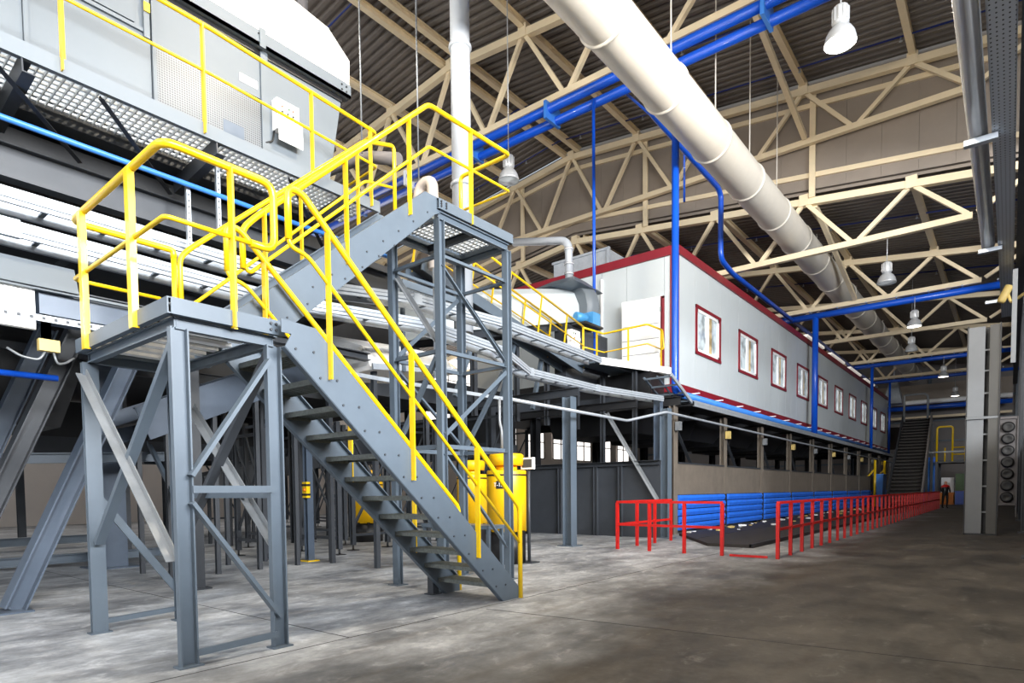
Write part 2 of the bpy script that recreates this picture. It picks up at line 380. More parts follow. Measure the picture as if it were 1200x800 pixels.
# ================================================================== LANDING STAND, STAIRS, TOWER
XA, XB = -4.78, -6.72                     # near landing, right and left edge
YA, YB = 1.98, 2.86
ZL = 2.73
st = thing('landing_stand', 'grey steel stand with braced legs carrying the near stair landing', 'platform', ((XA + XB) / 2, (YA + YB) / 2, 0))
for x, y, pr in ((XA - .03, YA + .065, 'C'), (XA - .03, YB - .065, 'C'), (XB + .03, YA + .065, 'D'), (XB + .03, YB - .065, 'D')):
    part('leg', MB().beam((x, y, 0), (x, y, 2.53), .06, .13, 'H' if x < -5 else 'D', (0, 1, 0), .012), 'steel_grey', st)
    part('foot_plate', B(x - .06, x + .06, y - .09, y + .09, 0, .012), 'steel_grey', st)
# channels round the deck and the frame beneath
part('edge_channel', MB().beam((XA, YA, 2.675), (XA, YB + .02, 2.675), .05, .12, 'D', t=.01), 'steel_grey', st)
part('edge_channel', MB().beam((XB, YA, 2.675), (XB, YB, 2.675), .05, .12, 'C', t=.01), 'steel_grey', st)
part('edge_channel', MB().beam((XA + .02, YA, 2.675), (XB - .02, YA, 2.675), .05, .12, 'C', t=.01), 'steel_grey', st)
for y in (YA + .07, YB - .05): part('cross_beam', MB().beam((XA - .05, y, 2.57), (XB + .05, y, 2.57), .06, .09, 'I'), 'steel_grey', st)
for x in (XA - .06, XB + .06): part('cross_beam', MB().beam((x, YA + .05, 2.57), (x, YB - .05, 2.57), .06, .09, 'I'), 'steel_grey', st)
for k in range(7):
    x = XA - .26 - k * .245
    part('deck_bar', B(x - .07, x + .03, YA + .06, YB - .06, 2.63, 2.66), 'white', st)  # white stands for light reflected under the galvanised planks
gm = MB()
for k in range(38): x = XA - .05 - k * .05; gm.box(x - .003, x + .003, YA + .03, YB - .03, 2.69, 2.725)
for k in range(9): y = YA + .06 + k * .096; gm.box(XB + .03, XA - .03, y - .003, y + .003, 2.71, 2.725)
part('grating', gm, 'steel_dark', st, kind='stuff')  # darker than the other gratings, to paint shade between the bars
def br(p0, p1, m='steel_grey', w=.075, h=.05, pr='L', up=(0, 0, 1)): part('brace', MB().beam(p0, p1, w, h, pr, up, .008), m, st)
br((XA, 2.09, 1.44), (XA, 2.74, 2.4), h=.08, w=.03, up=(1, 0, 0), pr='box'); br((XA, 2.09, 1.24), (XA, 2.78, .27), h=.08, w=.03, up=(1, 0, 0), pr='box')
br((XA, 2.1, 1.34), (XA, 2.76, 1.34), w=.03, h=.055, pr='box'); br((XA, 2.1, .1), (XA, 2.76, .12), w=.03, h=.05, pr='box')
br((-6.66, YA - .01, 2.44), (-4.85, YA - .01, .82), 'steel_pale', .08, .06, 'L'); br((-4.85, YA + .06, 2.44), (-6.6, YA + .06, .86), 'steel_grey', .08, .05, 'L')
br((-6.5, YB, 2.2), (-4.9, YB, .8), 'steel_pale', .08, .06, 'L'); br((-4.85, YB - .06, 2.5), (-6.55, YB - .06, .9), 'steel_dark', .08, .05, 'L')
br((XB, 2.1, 1.26), (XB, 2.76, .32), h=.07, w=.03, pr='box'); br((XB, 2.1, .1), (XB, 2.76, .12), w=.03, h=.05, pr='box')
br((-4.85, YB - .03, 1.3), (-6.66, YB - .03, 1.3), 'steel_grey', .05, .07)
bt = MB()
for y in (1.0,):
    for dz in (.025, -.025):
        for dy in (2.755, 2.80): bt.bolt((XA + .026, dy, 2.675 + dz), (1, 0, 0), .012, .012)
part('bolt_set', bt, 'steel_dark', st, kind='stuff')

def stair(name, label, xr, xl, y0, z0, y1, z1, n, depth=.28, foot=True):
    """stringers between (y0,z0) and (y1,z1), treads between them"""
    t = thing(name, label, 'stairs', ((xr + xl) / 2, (y0 + y1) / 2, min(z0, z1)))
    top, bot = ((y0, z0), (y1, z1)) if z0 > z1 else ((y1, z1), (y0, z0))
    sgn = 1 if bot[0] > top[0] else -1
    for i, x in enumerate((xr, xl)):
        ext = .28
        if foot:    # plumb toe cut on the floor, level top lug bolted to the landing
            poly = [(top[0] - sgn * .07, top[1]), (top[0] + sgn * .25, top[1] - .02), (bot[0] + sgn * .02, .14), (bot[0] + sgn * .02, 0), (bot[0] - sgn * .27, 0), (top[0] - sgn * .04, top[1] - .22), (top[0] + sgn * .02, top[1] - .11), (top[0] - sgn * .07, top[1] - .11)]
        else:
            poly = [(top[0] - sgn * .1, top[1] + .03), (top[0] + sgn * .26, top[1] + .03), (bot[0] + sgn * .16, bot[1] + .08), (bot[0] + sgn * .16, bot[1] - .08), (bot[0] - sgn * .28, bot[1] - .08), (top[0] + sgn * .1, top[1] - .2), (top[0] - sgn * .1, top[1] - .1)]
        sg = MB().prism(poly, 'x', x - .006, x + .006)
        # flanges of the channel, turned inwards
        fl_in = -1 if x == xr else 1
        a = V((x + fl_in * .03, poly[1][0], poly[1][1] - .006)); b = V((x + fl_in * .03, poly[2][0], poly[2][1] - .006)); sg.beam(a, b, .06, .01)
        a2 = V((x + fl_in * .03, *poly[-3 if foot else 5])); b2 = V((x + fl_in * .03, *poly[4])); sg.beam(a2, b2, .06, .01)
        s = part('stringer', sg, 'steel_grey', t)
        bm_ = MB()
        for k in range(n):
            f = (k + .6) / n; y = top[0] + (bot[0] - top[0]) * f; z = top[1] + (bot[1] - top[1]) * f - .1
            for d in (-.085, .085): bm_.bolt((x - fl_in * .006, y + d * 1.0, z - .0), (-fl_in, 0, 0), .011, .01)
        part('bolt_row', bm_, 'steel_dark', s, kind='stuff')
    for k in range(1, n):
        f = k / n; y = top[0] + (bot[0] - top[0]) * f; z = top[1] + (bot[1] - top[1]) * f
        m = MB().box(xl + .012, xr - .012, y - depth / 2, y + depth / 2, z - .012, z)
        for d in (-1, 1): m.box(xl + .012, xr - .012, y + d * depth / 2 - .008, y + d * depth / 2 + .008, z - .045, z + .004)
        for q in range(6): m.box(xl + .012, xr - .012, y - depth / 2 + .03 + q * .045, y - depth / 2 + .045 + q * .045, z - .03, z + .006)
        for e in (xl + .012, xr - .016): m.box(e, e + .004, y - depth / 2, y + depth / 2, z - .06, z)
        part('tread', m, 'tread', t)
    return t
stair('stair_flight', 'lower grey steel stair flight rising from the floor to the near landing', -4.66, -5.66, 2.86, ZL, 5.86, 0, 13)
stair('stair_flight', 'upper grey steel stair flight from the landing to the tower platform', -5.76, -6.7, 5.72, 5.02, 2.86, ZL, 12, foot=False)
lp = thing('stair_post', 'short grey post propping the left stringer near the foot of the stairs', 'post', (-5.72, 5.5, 0))
part('shaft', B(-5.78, -5.68, 5.42, 5.52, 0, .3), 'steel_dark', lp); part('foot_plate', B(-5.8, -5.66, 5.38, 5.56, 0, .01), 'steel_dark', lp)

# --- tower with the upper platform
tw = thing('stair_tower', 'tall grey steel tower carrying the upper stair platform with grating floor', 'platform', (-6.24, 6.4, 0))
TX = (-5.78, -6.7); TY = (5.72, 7.08)
for x in TX:
    for y in TY:
        part('leg', MB().beam((x, y, 0), (x, y, 4.8), .1, .1, 'H', (1, 0, 0), .01), 'steel_grey', tw)
        part('foot_plate', B(x - .1, x + .1, y - .1, y + .1, 0, .012), 'steel_grey', tw)
for y in (5.68, 7.14): part('edge_channel', MB().beam((TX[1] - .05, y, 4.97), (TX[0] + .05, y, 4.97), .05, .13, 'C' if y < 6 else 'D', t=.01), 'steel_grey', tw)
part('edge_channel', MB().beam((TX[0] + .04, 5.66, 4.97), (TX[0] + .04, 7.16, 4.97), .05, .13, 'D', t=.01), 'steel_grey', tw)
part('edge_channel', MB().beam((TX[1] - .04, 5.66, 4.97), (TX[1] - .04, 7.16, 4.97), .05, .13, 'C', t=.01), 'steel_grey', tw)
for y in (5.72, 6.4, 7.08): part('floor_beam', MB().beam((TX[1], y, 4.84), (TX[0], y, 4.84), .06, .1, 'I'), 'steel_grey' if y != 6.4 else 'steel_dark', tw)
for x in TX: part('floor_beam', MB().beam((x, 5.7, 4.84), (x, 7.1, 4.84), .07, .1, 'I'), 'steel_grey', tw)
g = MB()
for k in range(20): y = 5.74 + k * .07; g.box(TX[1], TX[0], y - .006, y + .006, 4.965, 4.995)
for k in range(9): x = TX[1] + .05 + k * .1; g.box(x - .009, x + .009, 5.7, 7.1, 4.965, 4.995)
part('grating', g, 'grating_steel', tw, kind='stuff')
def tb(p0, p1, w=.05, h=.06, pr='L', m='steel_grey'): part('brace', MB().beam(p0, p1, w, h, pr, t=.008), m, tw)
for z in (4.36, 3.14, 1.9):
    tb((TX[0], 5.76, z), (TX[0], 7.04, z)); tb((TX[1], 5.76, z), (TX[1], 7.04, z)); tb((TX[1], 5.72, z), (TX[0], 5.72, z)); tb((TX[1], 7.08, z), (TX[0], 7.08, z))
tb((TX[0], 5.76, 4.25), (TX[0], 7.03, 3.22)); tb((TX[0], 7.03, 3.04), (TX[0], 5.76, 2.05)); tb((TX[0], 5.76, 1.82), (TX[0], 7.03, .5))
tb((-6.62, 5.72, 4.26), (-5.86, 5.72, 3.28), m='steel_pale'); tb((-5.86, 5.72, 3.06), (-6.62, 5.72, 2.0)); tb((-6.62, 5.72, 1.82), (-5.86, 5.72, .7))
tb((-6.62, 7.08, 4.26), (-5.86, 7.08, 3.28)); tb((-5.86, 7.08, 3.06), (-6.62, 7.08, 2.0)); tb((TX[1], 5.76, 3.04), (TX[1], 7.03, 2.05)); tb((TX[1], 7.0, 4.25), (TX[1], 5.8, 3.22))
bt = MB()
for dy, dz in ((5.70, .03), (5.70, -.03), (5.79, .03), (5.79, -.03), (5.70, 0), (5.79, 0)): bt.bolt((TX[0] + .065, dy, 4.97 + dz), (1, 0, 0), .013, .012)
part('bolt_set', bt, 'steel_black', tw, kind='stuff')

# ------------------------------------------------------------------ yellow handrails
R_ = .027
def rail(label, loc, paths, posts, name='handrail', r=R_, m='yellow', group='yellow tube handrails'):
    t = thing(name, label, 'railing', loc, group)
    for i, (nm, p, rr, fil) in enumerate(paths): part(nm, MB().tube(p, rr, 10, fil), m, t)
    for (p0, p1, wd, dp, up) in posts: part('post', MB().beam(p0, p1, wd, dp, 'L', up, .012), m, t)
    return t
X_ = (1, 0, 0); Y_ = (0, 1, 0)
# near landing: one loop along the two open edges
x0, y0 = XA + .02, YA - .02
rail('yellow handrail looping round the corner of the near landing', (x0, y0, 2.6),
     [('top_rail', [(XB, 2.84, 3.72), (XB, 2.84, 3.8), (XB, y0, 3.8), (x0, y0, 3.83), (x0, 2.81, 3.83), (x0, 2.81, 3.3), (x0, 2.6, 3.3)], R_ + .004, .11),
      ('mid_rail', [(x0, 2.62, 3.3), (x0, y0, 3.3), (XB, y0, 3.28), (XB, 2.7, 3.28)], R_ - .009, .05),
      ('end_loop', [(XB, 2.84, 3.76), (XB, 2.84, 2.7)], R_, 0)],
     [((-5.34, y0 - .015, 2.6), (-5.34, y0 - .015, 3.81), .075, .05, Y_), ((-6.42, y0 - .015, 2.6), (-6.42, y0 - .015, 3.79), .075, .05, Y_),
      ((x0 + .015, 2.46, 2.6), (x0 + .015, 2.46, 3.82), .05, .075, X_)])
def flight_rail(label, x, top, bot, zoff, mid, posts, toe, loop_y):
    """top rail parallel to the stair, mid rail below, closed loop at the head"""
    (ya, za), (yb, zb) = top, bot
    sl = (zb - za) / (yb - ya); paths = []
    hd = (loop_y, za)
    if toe:
        yt = yb
        p = [(x, loop_y, za - .42), (x, loop_y, za), (x, ya, za), (x, yt, zb), (x, yt, 0)]
        paths.append(('top_rail', p, R_ + .002, .07))
        paths.append(('mid_rail', [(x, loop_y, za - .3), (x, loop_y, za - .47), (x, ya + .04, za - .5), (x, yt, zb - .43)], R_ - .008, .07))
    else:
        p = [(x, loop_y, za - .42), (x, loop_y, za), (x, ya, za), (x, yb, zb)]
    t = rail(label, (x, ya, min(zb - 1, 0) if toe else za - 1), paths, posts); return t
fp = lambda x, y, zb_, zt: ((x + .012, y, zb_), (x + .012, y, zt), .045, .07, X_)
flight_rail('yellow handrail on the open right side of the lower flight', -4.645, (3.0, 3.8), (5.9, 1.1), 0, 0,
            [fp(-4.645, 3.25, 2.29, 3.55), fp(-4.645, 4.19, 1.42, 2.68), fp(-4.645, 5.14, .56, 1.8)], True, 2.87)
flight_rail('yellow handrail on the far left side of the lower flight', -5.675, (3.0, 3.78), (5.9, 1.1), 0, 0,
            [fp(-5.69, 3.25, 2.29, 3.55), fp(-5.69, 4.22, 1.42, 2.64), fp(-5.69, 5.14, .56, 1.8)], True, 2.87)
# upper flight, right side, running on round the platform
x = -5.745; xf = -6.72
rail('yellow handrail climbing the right side of the upper flight and round the platform', (x, 2.9, 2.6),
     [('top_rail', [(x, 3.06, 3.45), (x, 3.06, 3.82), (x, 3.2, 3.98), (x, 5.53, 6.13), (x, 7.13, 6.17), (xf, 7.13, 6.17), (xf, 7.13, 5.0)], R_ + .003, .08),
      ('mid_rail', [(x, 3.06, 3.5), (x, 3.12, 3.42), (x, 5.53, 5.62), (x, 7.13, 5.65), (xf, 7.13, 5.65)], R_ - .008, .06)],
     [fp(x, 3.3, 2.9, 4.05), fp(x, 4.27, 3.82, 4.95), fp(x, 5.2, 4.66, 5.8), fp(x, 6.3, 4.9, 6.14)])
x = -6.72
rail('yellow handrail on the left side of the upper flight', (x, 2.95, 2.6),
     [('top_rail', [(x, 2.9, 2.75), (x, 2.9, 3.74), (x, 3.0, 3.86), (x, 5.3, 5.93), (x, 5.8, 6.08), (x, 5.8, 5.0)], R_, .08),
      ('mid_rail', [(x, 2.9, 3.22), (x, 3.05, 3.32), (x, 5.3, 5.42), (x, 5.75, 5.5)], R_ - .008, .06)],
     [((x - .012, 3.5, 3.25), (x - .012, 3.5, 4.3), .045, .06, X_), ((x - .012, 4.35, 4.0), (x - .012, 4.35, 5.07), .045, .06, X_), ((x - .012, 5.2, 4.75), (x - .012, 5.2, 5.83), .045, .06, X_)])

# ================================================================== SORTING MACHINE ON THE LEFT
XF = -7.8; XW = -7.0
mc = thing('sorting_machine', 'large grey sorting machine with white hood on the raised left walkway', 'machine', (-10.4, .5, 4.4))
def panel(y0, y1, z0, z1, m='machine_grey', name='side_panel', d=.03): return part(name, B(XF - d, XF, y0, y1, z0, z1), m, mc)
for a, b in ((-5, -2.2), (-2.2, .35), (.35, 1.93), (1.96, 3.13)): panel(a + .01, b - .01, 5.36, 7.12)
panel(3.17, 4.46, 6.5, 7.12); pf = panel(3.17, 4.46, 5.36, 6.48, 'perf_sheet', 'mesh_door', .02)
part('inspection_sheet', B(XF - .005, XF + .004, 3.95, 4.22, 5.75, 6.02), 'steel_blue', pf)
part('end_panel', MB().hexa([(XF - .03, 4.56, 5.36), (XF, 4.56, 5.36), (XF, 5.42, 5.36), (XF - .03, 5.42, 5.36), (XF - .03, 4.56, 7.12), (XF, 4.56, 7.12), (XF, 5.74, 7.12), (XF - .03, 5.74, 7.12)]), 'machine_grey', mc)
part('end_wall', MB().hexa([(-13.2, 5.36, 5.36), (XF - .03, 5.36, 5.36), (XF - .03, 5.42, 5.36), (-13.2, 5.42, 5.36), (-13.2, 5.68, 7.12), (XF - .03, 5.68, 7.12), (XF - .03, 5.74, 7.12), (-13.2, 5.74, 7.12)]), 'machine_grey', mc)
for y in (1.945, 3.15, 4.51):
    part('seam_post', B(XF - .02, XF + .03, y - (.02 if y < 4 else .05), y + (.02 if y < 4 else .05), 5.36, 7.12), 'machine_grey', mc)
part('core', B(-13.2, XF - .04, -5, 5.3, 5.2, 7.1), 'steel_dark', mc)
part('eave_angle', MB().box(XF - .05, XF + .10, -5, 5.84, 7.12, 7.16).box(XF + .08, XF + .1, -5, 5.84, 7.12, 7.30), 'machine_grey', mc)
part('gasket', MB().box(XF - .1, XF + .03, -5, 5.8, 7.3, 7.36).box(XF - .03, XF + .02, -5, 5.74, 7.05, 7.115), 'black', mc)
for y in (2.2, 4.45): part('eave_bracket', B(XF + .1, XF + .12, y - .04, y + .04, 7.1, 7.34), 'machine_grey', mc)
bt = MB()
for y in (5.68, 5.76): 
    for z in (7.18, 7.25): bt.bolt((XF + .1, y, z), (1, 0, 0), .014, .01)
for k in range(9): bt.bolt((XF + .1, -4 + k * 1.05, 7.26), (1, 0, 0), .012, .01)
part('bolt_set', bt, 'steel_black', mc, kind='stuff')
hp = [(-7.9, 7.36), (-7.88, 7.80), (-8.4, 8.53), (-9.3, 9.38), (-10.6, 9.75), (-11.9, 9.38), (-12.8, 8.53), (-13.3, 7.8), (-13.3, 7.36)]
part('hood', MB().prism(hp, 'y', -5, 5.96), 'hood_white', mc)
# window frame, label plate and control box on the side
part('sliding_hatch', MB().box(XF, XF + .03, 2.05, 3.1, 6.56, 6.6).box(XF, XF + .05, 3.04, 3.1, 6.5, 7.05).box(XF, XF + .025, 2.1, 2.95, 6.62, 7.05), 'machine_grey', mc)
part('hatch_lock', B(XF + .05, XF + .07, 3.04, 3.1, 6.78, 6.88), 'yellow', mc)
part('type_plate', B(XF, XF + .006, 4.18, 4.42, 6.6, 6.7), 'white', mc)
cb = part('control_box', MB().box(XF + .0, XF + .12, 4.62, 4.95, 6.16, 6.56), 'white', mc); part('notice_sheet', B(XF + .121, XF + .125, 4.64, 5.0, 6.02, 6.33), 'white', cb)
for dy, dz, m_ in ((4.7, 6.47, 'led_red'), (4.8, 6.47, 'green'), (4.86, 6.47, 'led_red'), (4.7, 6.4, 'black'), (4.78, 6.4, 'black'), (4.86, 6.4, 'black')):
    part('button', MB().lathe([(.016, 0), (.012, .014)], (XF + .12, dy, dz), 8, (1, 0, 0)), m_, cb)
part('cable', MB().tube([(XF + .02, 4.64, 6.2), (XF + .04, 4.6, 6.0), (XF + .02, 4.5, 5.95)], .012, 6, .05), 'black', mc)

# --- walkway beside the machine
wk = thing('machine_walkway', 'steel grating walkway along the side of the sorting machine', 'walkway', (-7.4, .5, 4.8))
part('edge_channel', MB().beam((XW, -5, 5.31), (XW, 5.75, 5.31), .05, .15, 'D', t=.01), 'machine_grey', wk)
g = MB()
k = 0; y = -1.0
while y < 5.7: g.box(XF, XW - .03, y - .004, y + .004, 5.29, 5.335); y += .07
for i in range(9): x = XW - .07 - i * .09; g.box(x - .008, x + .008, -1.0, 5.7, 5.31, 5.335)
part('grating', g, 'grating_steel', wk, kind='stuff')
part('deck_plate', B(XF, XW - .03, -5, -1.0, 5.3, 5.33), 'steel_dark', wk)
for y in (-2.5, -.4, 1.75, 3.5, 5.2): part('cantilever', MB().beam((XW + .02, y, 5.2), (XF - .3, y, 5.1), .1, .18, 'C', t=.012), 'steel_dark', wk)
for y in (1.45, 2.35, 4.4): part('knee_brace', MB().beam((XW - .05, y, 5.22), (XF + .1, y + .9, 4.82), .05, .05, 'L', t=.008), 'steel_black', wk)
rail('yellow handrail along the edge of the machine walkway', (XW, .5, 5.3),
     [('top_rail', [(XW + .03, -5, 6.45), (XW + .03, 3.4, 6.43), (XW + .03, 5.7, 6.3), (XW - .74, 5.72, 6.28), (XW - .74, 5.72, 5.34)], .024, .06), ('mid_rail', [(XW + .03, -5, 5.96), (XW + .03, 3.4, 5.94), (XW + .03, 5.7, 5.84), (XW - .7, 5.74, 5.82)], .017, .05)],
     [((XW + .04, y, 5.26), (XW + .04, y, 6.42 - max(0, y - 3.4) * .05), .045, .07, X_) for y in (-2, -.6, .7, 2.02, 3.33, 4.68, 5.6)])

# --- girders, trays and casings under the walkway
for z0, z1, x, lab in ((4.46, 4.8, -7.86, 'dark longitudinal girder under the machine walkway grating'), (3.5, 3.62, -8.4, 'dark lower girder behind the galvanised cable trays')):
    solo('support_girder', MB().beam((x, -5, (z0 + z1) / 2), (x, 6.6, (z0 + z1) / 2), .16, z1 - z0, 'I', t=.015), 'steel_dark', lab, 'girder')
bl = thing('machine_underbody', 'dark casing of the machine drive hanging below the walkway level', 'machine', (-10.6, 0, 3.0))
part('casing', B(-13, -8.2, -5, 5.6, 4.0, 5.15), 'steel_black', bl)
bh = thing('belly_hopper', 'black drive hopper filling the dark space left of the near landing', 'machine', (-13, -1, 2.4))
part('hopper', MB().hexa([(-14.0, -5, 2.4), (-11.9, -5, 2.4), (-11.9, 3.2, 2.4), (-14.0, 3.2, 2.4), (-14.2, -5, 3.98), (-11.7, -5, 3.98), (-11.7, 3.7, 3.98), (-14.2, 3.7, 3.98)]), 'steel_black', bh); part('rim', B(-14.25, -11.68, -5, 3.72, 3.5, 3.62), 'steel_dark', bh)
for y in (2.4, 3.9, 5.2): part('rib', B(-12.6, -8.1, y - .05, y + .05, 3.99, 4.1), 'steel_dark', bl)
def tray(label, pts, w_=.1, h=.15, m='galvanised', wdt=.34):
    t = thing('cable_tray', label, 'cable tray', pts[0], 'galvanised cable trays')
    for a, b in zip(pts, pts[1:]):
        a = V(a); b = V(b)
        part('side_rail', MB().beam(a, b, .04, h, 'D', t=.006).beam(a + V((.012, 0, 0)), b + V((.012, 0, 0)), .03, h * .3), m, t)
        part('groove', MB().beam(a + V((.022, 0, .028)), b + V((.022, 0, .028)), .012, .007).beam(a + V((.022, 0, -.03)), b + V((.022, 0, -.03)), .012, .007), 'steel_grey', t)
        o = V((-wdt, 0, 0)); part('side_rail', MB().beam(a + o, b + o, .04, h, 'C', t=.006), m, t)
        n = max(1, int((b - a).length / .55))
        for i in range(n): c = a.lerp(b, (i + .5) / n); part('rung', MB().beam(c, c + o, .05, .02), 'steel_grey', t)
    for p in pts[1:-1]: part('splice', B(p[0] - .03, p[0] + .035, p[1] - .09, p[1] + .09, p[2] - h / 2 - .01, p[2] + h / 2 + .01), m, t)
    return t
tray('upper galvanised cable tray running under the machine towards the cabin', [(-7.62, -5, 4.23), (-7.65, 2.9, 4.23), (-7.66, 5.2, 4.23), (-7.72, 7.1, 4.5), (-7.6, 9.2, 4.52), (-7.95, 13.4, 4.52)])
tray('lower galvanised cable tray running under the machine towards the cabin', [(-7.6, -5, 3.92), (-7.65, 1.7, 3.92), (-7.72, 4.6, 3.92), (-7.35, 7.0, 4.0), (-7.4, 9.0, 3.92), (-8.1, 10.7, 3.87), (-8.15, 13.6, 3.88), (-7.75, 16.5, 3.9)])
for (x, y, z0, z1, l) in ((-7.5, 3.35, 4.1, 4.86, 'short perforated white strut hanging between walkway and upper tray'), (-7.45, 3.68, 4.4, 5.22, 'longer perforated white strut hanging beside the blue pipe'), (-7.5, 7.3, 3.2, 5.0, 'perforated white strut inside the stair tower behind the trays')):
    t = MB().beam((x, y, z0), (x, y, z1), .045, .045, 'C', (0, 1, 0), .006)
    so = solo('hanger_strut', t, 'galvanised', l, 'strut')
    h_ = MB()
    for k in range(int((z1 - z0) / .07)): h_.box(x - .03, x + .0235, y - .008, y + .008, z0 + .03 + k * .07, z0 + .055 + k * .07)
    part('slot_row', h_, 'steel_dark', so, kind='stuff')
so = solo('perforated_strip', MB().beam((-7.5, -5, 3.06), (-7.5, 3.9, 3.06), .02, .06).beam((-7.5, 3.9, 3.06), (-7.62, 6.2, 3.06), .02, .06).beam((-7.62, 6.2, 3.06), (-7.5, 9.3, 3.06), .02, .06), 'galvanised', 'white perforated strip running level behind the near landing', 'cable tray')
h_ = MB()
for k in range(90): h_.box(-7.494, -7.486, -4.8 + k * .1, -4.77 + k * .1, 3.045, 3.075)
part('slot_row', h_, 'steel_dark', so, kind='stuff')
solo('conduit_rail', MB().tube([(-7.5, 9.3, 3.07), (-7.66, 14.2, 3.08), (-7.2, 15.5, 3.38), (-7.2, 30, 3.3), (-7.2, 58, 3.3)], .035, 8, .1), 'galvanised', 'thin galvanised conduit running below the cabin edge', 'conduit')
solo('air_pipe', MB().tube([(-7.43, -5, 4.83), (-7.43, 3, 4.86), (-7.43, 6.3, 4.88)], .03, 8), 'blue_light', 'bright blue air pipe under the machine walkway', 'pipe')
solo('air_pipe', MB().tube([(-8.5, -4, 2.62), (-8.5, 2.28, 2.64)], .035, 8), 'blue', 'short dark blue pipe end left of the near landing', 'pipe')
# casings at the far left
lc = thing('drive_casing', 'grey sloped casing with a ribbed cover at the left edge', 'machine', (-7.9, -1, 3.0))
part('casing', MB().hexa([(-8.3, -5, 3.42), (-7.68, -5, 3.42), (-7.68, 2.28, 3.42), (-8.3, 2.28, 3.42), (-8.3, -5, 3.7), (-7.8, -5, 3.7), (-7.8, 2.28, 3.7), (-8.3, 2.28, 3.7)]), 'machine_grey', lc)
rb = MB()
for k in range(60): rb.box(-7.79, -7.77, -.6 + k * .042, -.58 + k * .042, 3.0, 3.42)
part('ribbed_cover', rb.box(-7.83, -7.78, -.6, 1.92, 3.0, 3.42), 'white', lc)
part('lower_casing', B(-8.3, -7.8, 1.96, 3.3, 3.18, 3.4), 'steel_blue', lc); part('lip', MB().beam((-7.74, -5, 3.41), (-7.74, 3.0, 3.41), .05, .025), 'machine_grey', lc)
jb = thing('junction_box', 'beige junction box with hanging cables under the machine', 'junction box', (-7.82, 2.03, 2.8))
part('housing', B(-7.86, -7.78, 1.94, 2.12, 2.8, 2.92), 'mustard', jb); part('bracket', B(-7.86, -7.82, 1.98, 2.06, 2.92, 3.2), 'steel_dark', jb)
part('cable', MB().tube([(-7.82, 2.0, 2.8), (-7.82, 1.95, 2.7), (-7.84, 1.8, 2.72), (-7.9, 1.7, 2.8)], .012, 6, .05), 'steel_pale', jb); part('bracket', B(-7.86, -7.82, 1.98, 2.06, 2.92, 3.2), 'steel_dark', jb)
part('cable', MB().tube([(-7.82, 2.07, 2.8), (-7.82, 2.1, 2.68), (-7.9, 2.2, 2.72), (-8.0, 2.3, 2.8)], .012, 6, .05), 'steel_pale', jb)

# --- steel under the machine
def strut(p0, p1, w_, h, m, label, name='diagonal_strut', prof='I', plate=True):
    t = thing(name, label, 'steel beam', p0)
    part('beam', MB().beam(p0, p1, w_, h, prof, (0, 1, 0) if name != 'floor_beam' else (0, 0, 1), .018), m, t)
    if plate: part('base_plate', B(p0[0] - w_ * .8, p0[0] + w_ * .8, p0[1] - h * .8, p0[1] + h * .8, 0, .02), m, t)
    return t
strut((-8.74, 1.82, .02), (-8.74, 3.4, 3.7), .26, .2, 'steel_blue', 'large blue-grey sloping beam behind the near landing legs')
strut((-11.0, 1.38, .02), (-11.0, 2.85, 3.75), .28, .22, 'steel_blue', 'blue-grey sloping beam at the left edge under the machine')
strut((-9.5, 1.35, .02), (-9.5, 2.9, 3.75), .26, .2, 'steel_dark', 'dark sloping beam at the far left edge under the machine')
def column(x, y, h, w_, m, label, name='steel_column'):
    t = thing(name, label, 'column', (x, y, 0))
    part('shaft', MB().beam((x, y, .02), (x, y, h), w_, w_, 'H', (0, 1, 0), max(.01, w_ * .06)), m, t); part('base_plate', B(x - w_ * .9, x + w_ * .9, y - w_ * .9, y + w_ * .9, 0, .02), m, t); return t
column(-12.7, 4.1, 3.98, .42, 'steel_blue', 'thick blue-grey column seen between the near landing legs')
column(-11.4, .7, 3.98, .42, 'steel_black', 'thick dark column at the left edge under the machine')
column(-8.7, 3.84, 3.98, .16, 'steel_dark', 'slim dark column right behind the near corner leg of the landing')
strut((-13.4, -4, .16), (-13.4, 5.3, .16), .14, .16, 'steel_grey', 'low floor beam of the machine base, nearer of two', 'floor_beam', plate=False)
strut((-18.6, -3, .2), (-18.6, 6.2, .2), .2, .2, 'steel_grey', 'low floor beam of the machine base, farther of two', 'floor_beam', plate=False)
strut((-11.6, 2.2, 1.85), (-11.6, 4.8, 1.98), .14, .16, 'steel_grey', 'short horizontal beam between the columns behind the landing legs', 'floor_beam', plate=False)
strut((-13.0, -4, 1.5), (-13.0, 1.5, 1.5), .16, .18, 'steel_dark', 'horizontal dark beam between columns at the left edge', 'floor_beam', plate=False)
strut((-9.0, 3.9, .9), (-11.6, 4.4, 2.2), .08, .08, 'steel_grey', 'light grey cross brace behind the near landing legs', 'floor_beam', prof='L', plate=False)

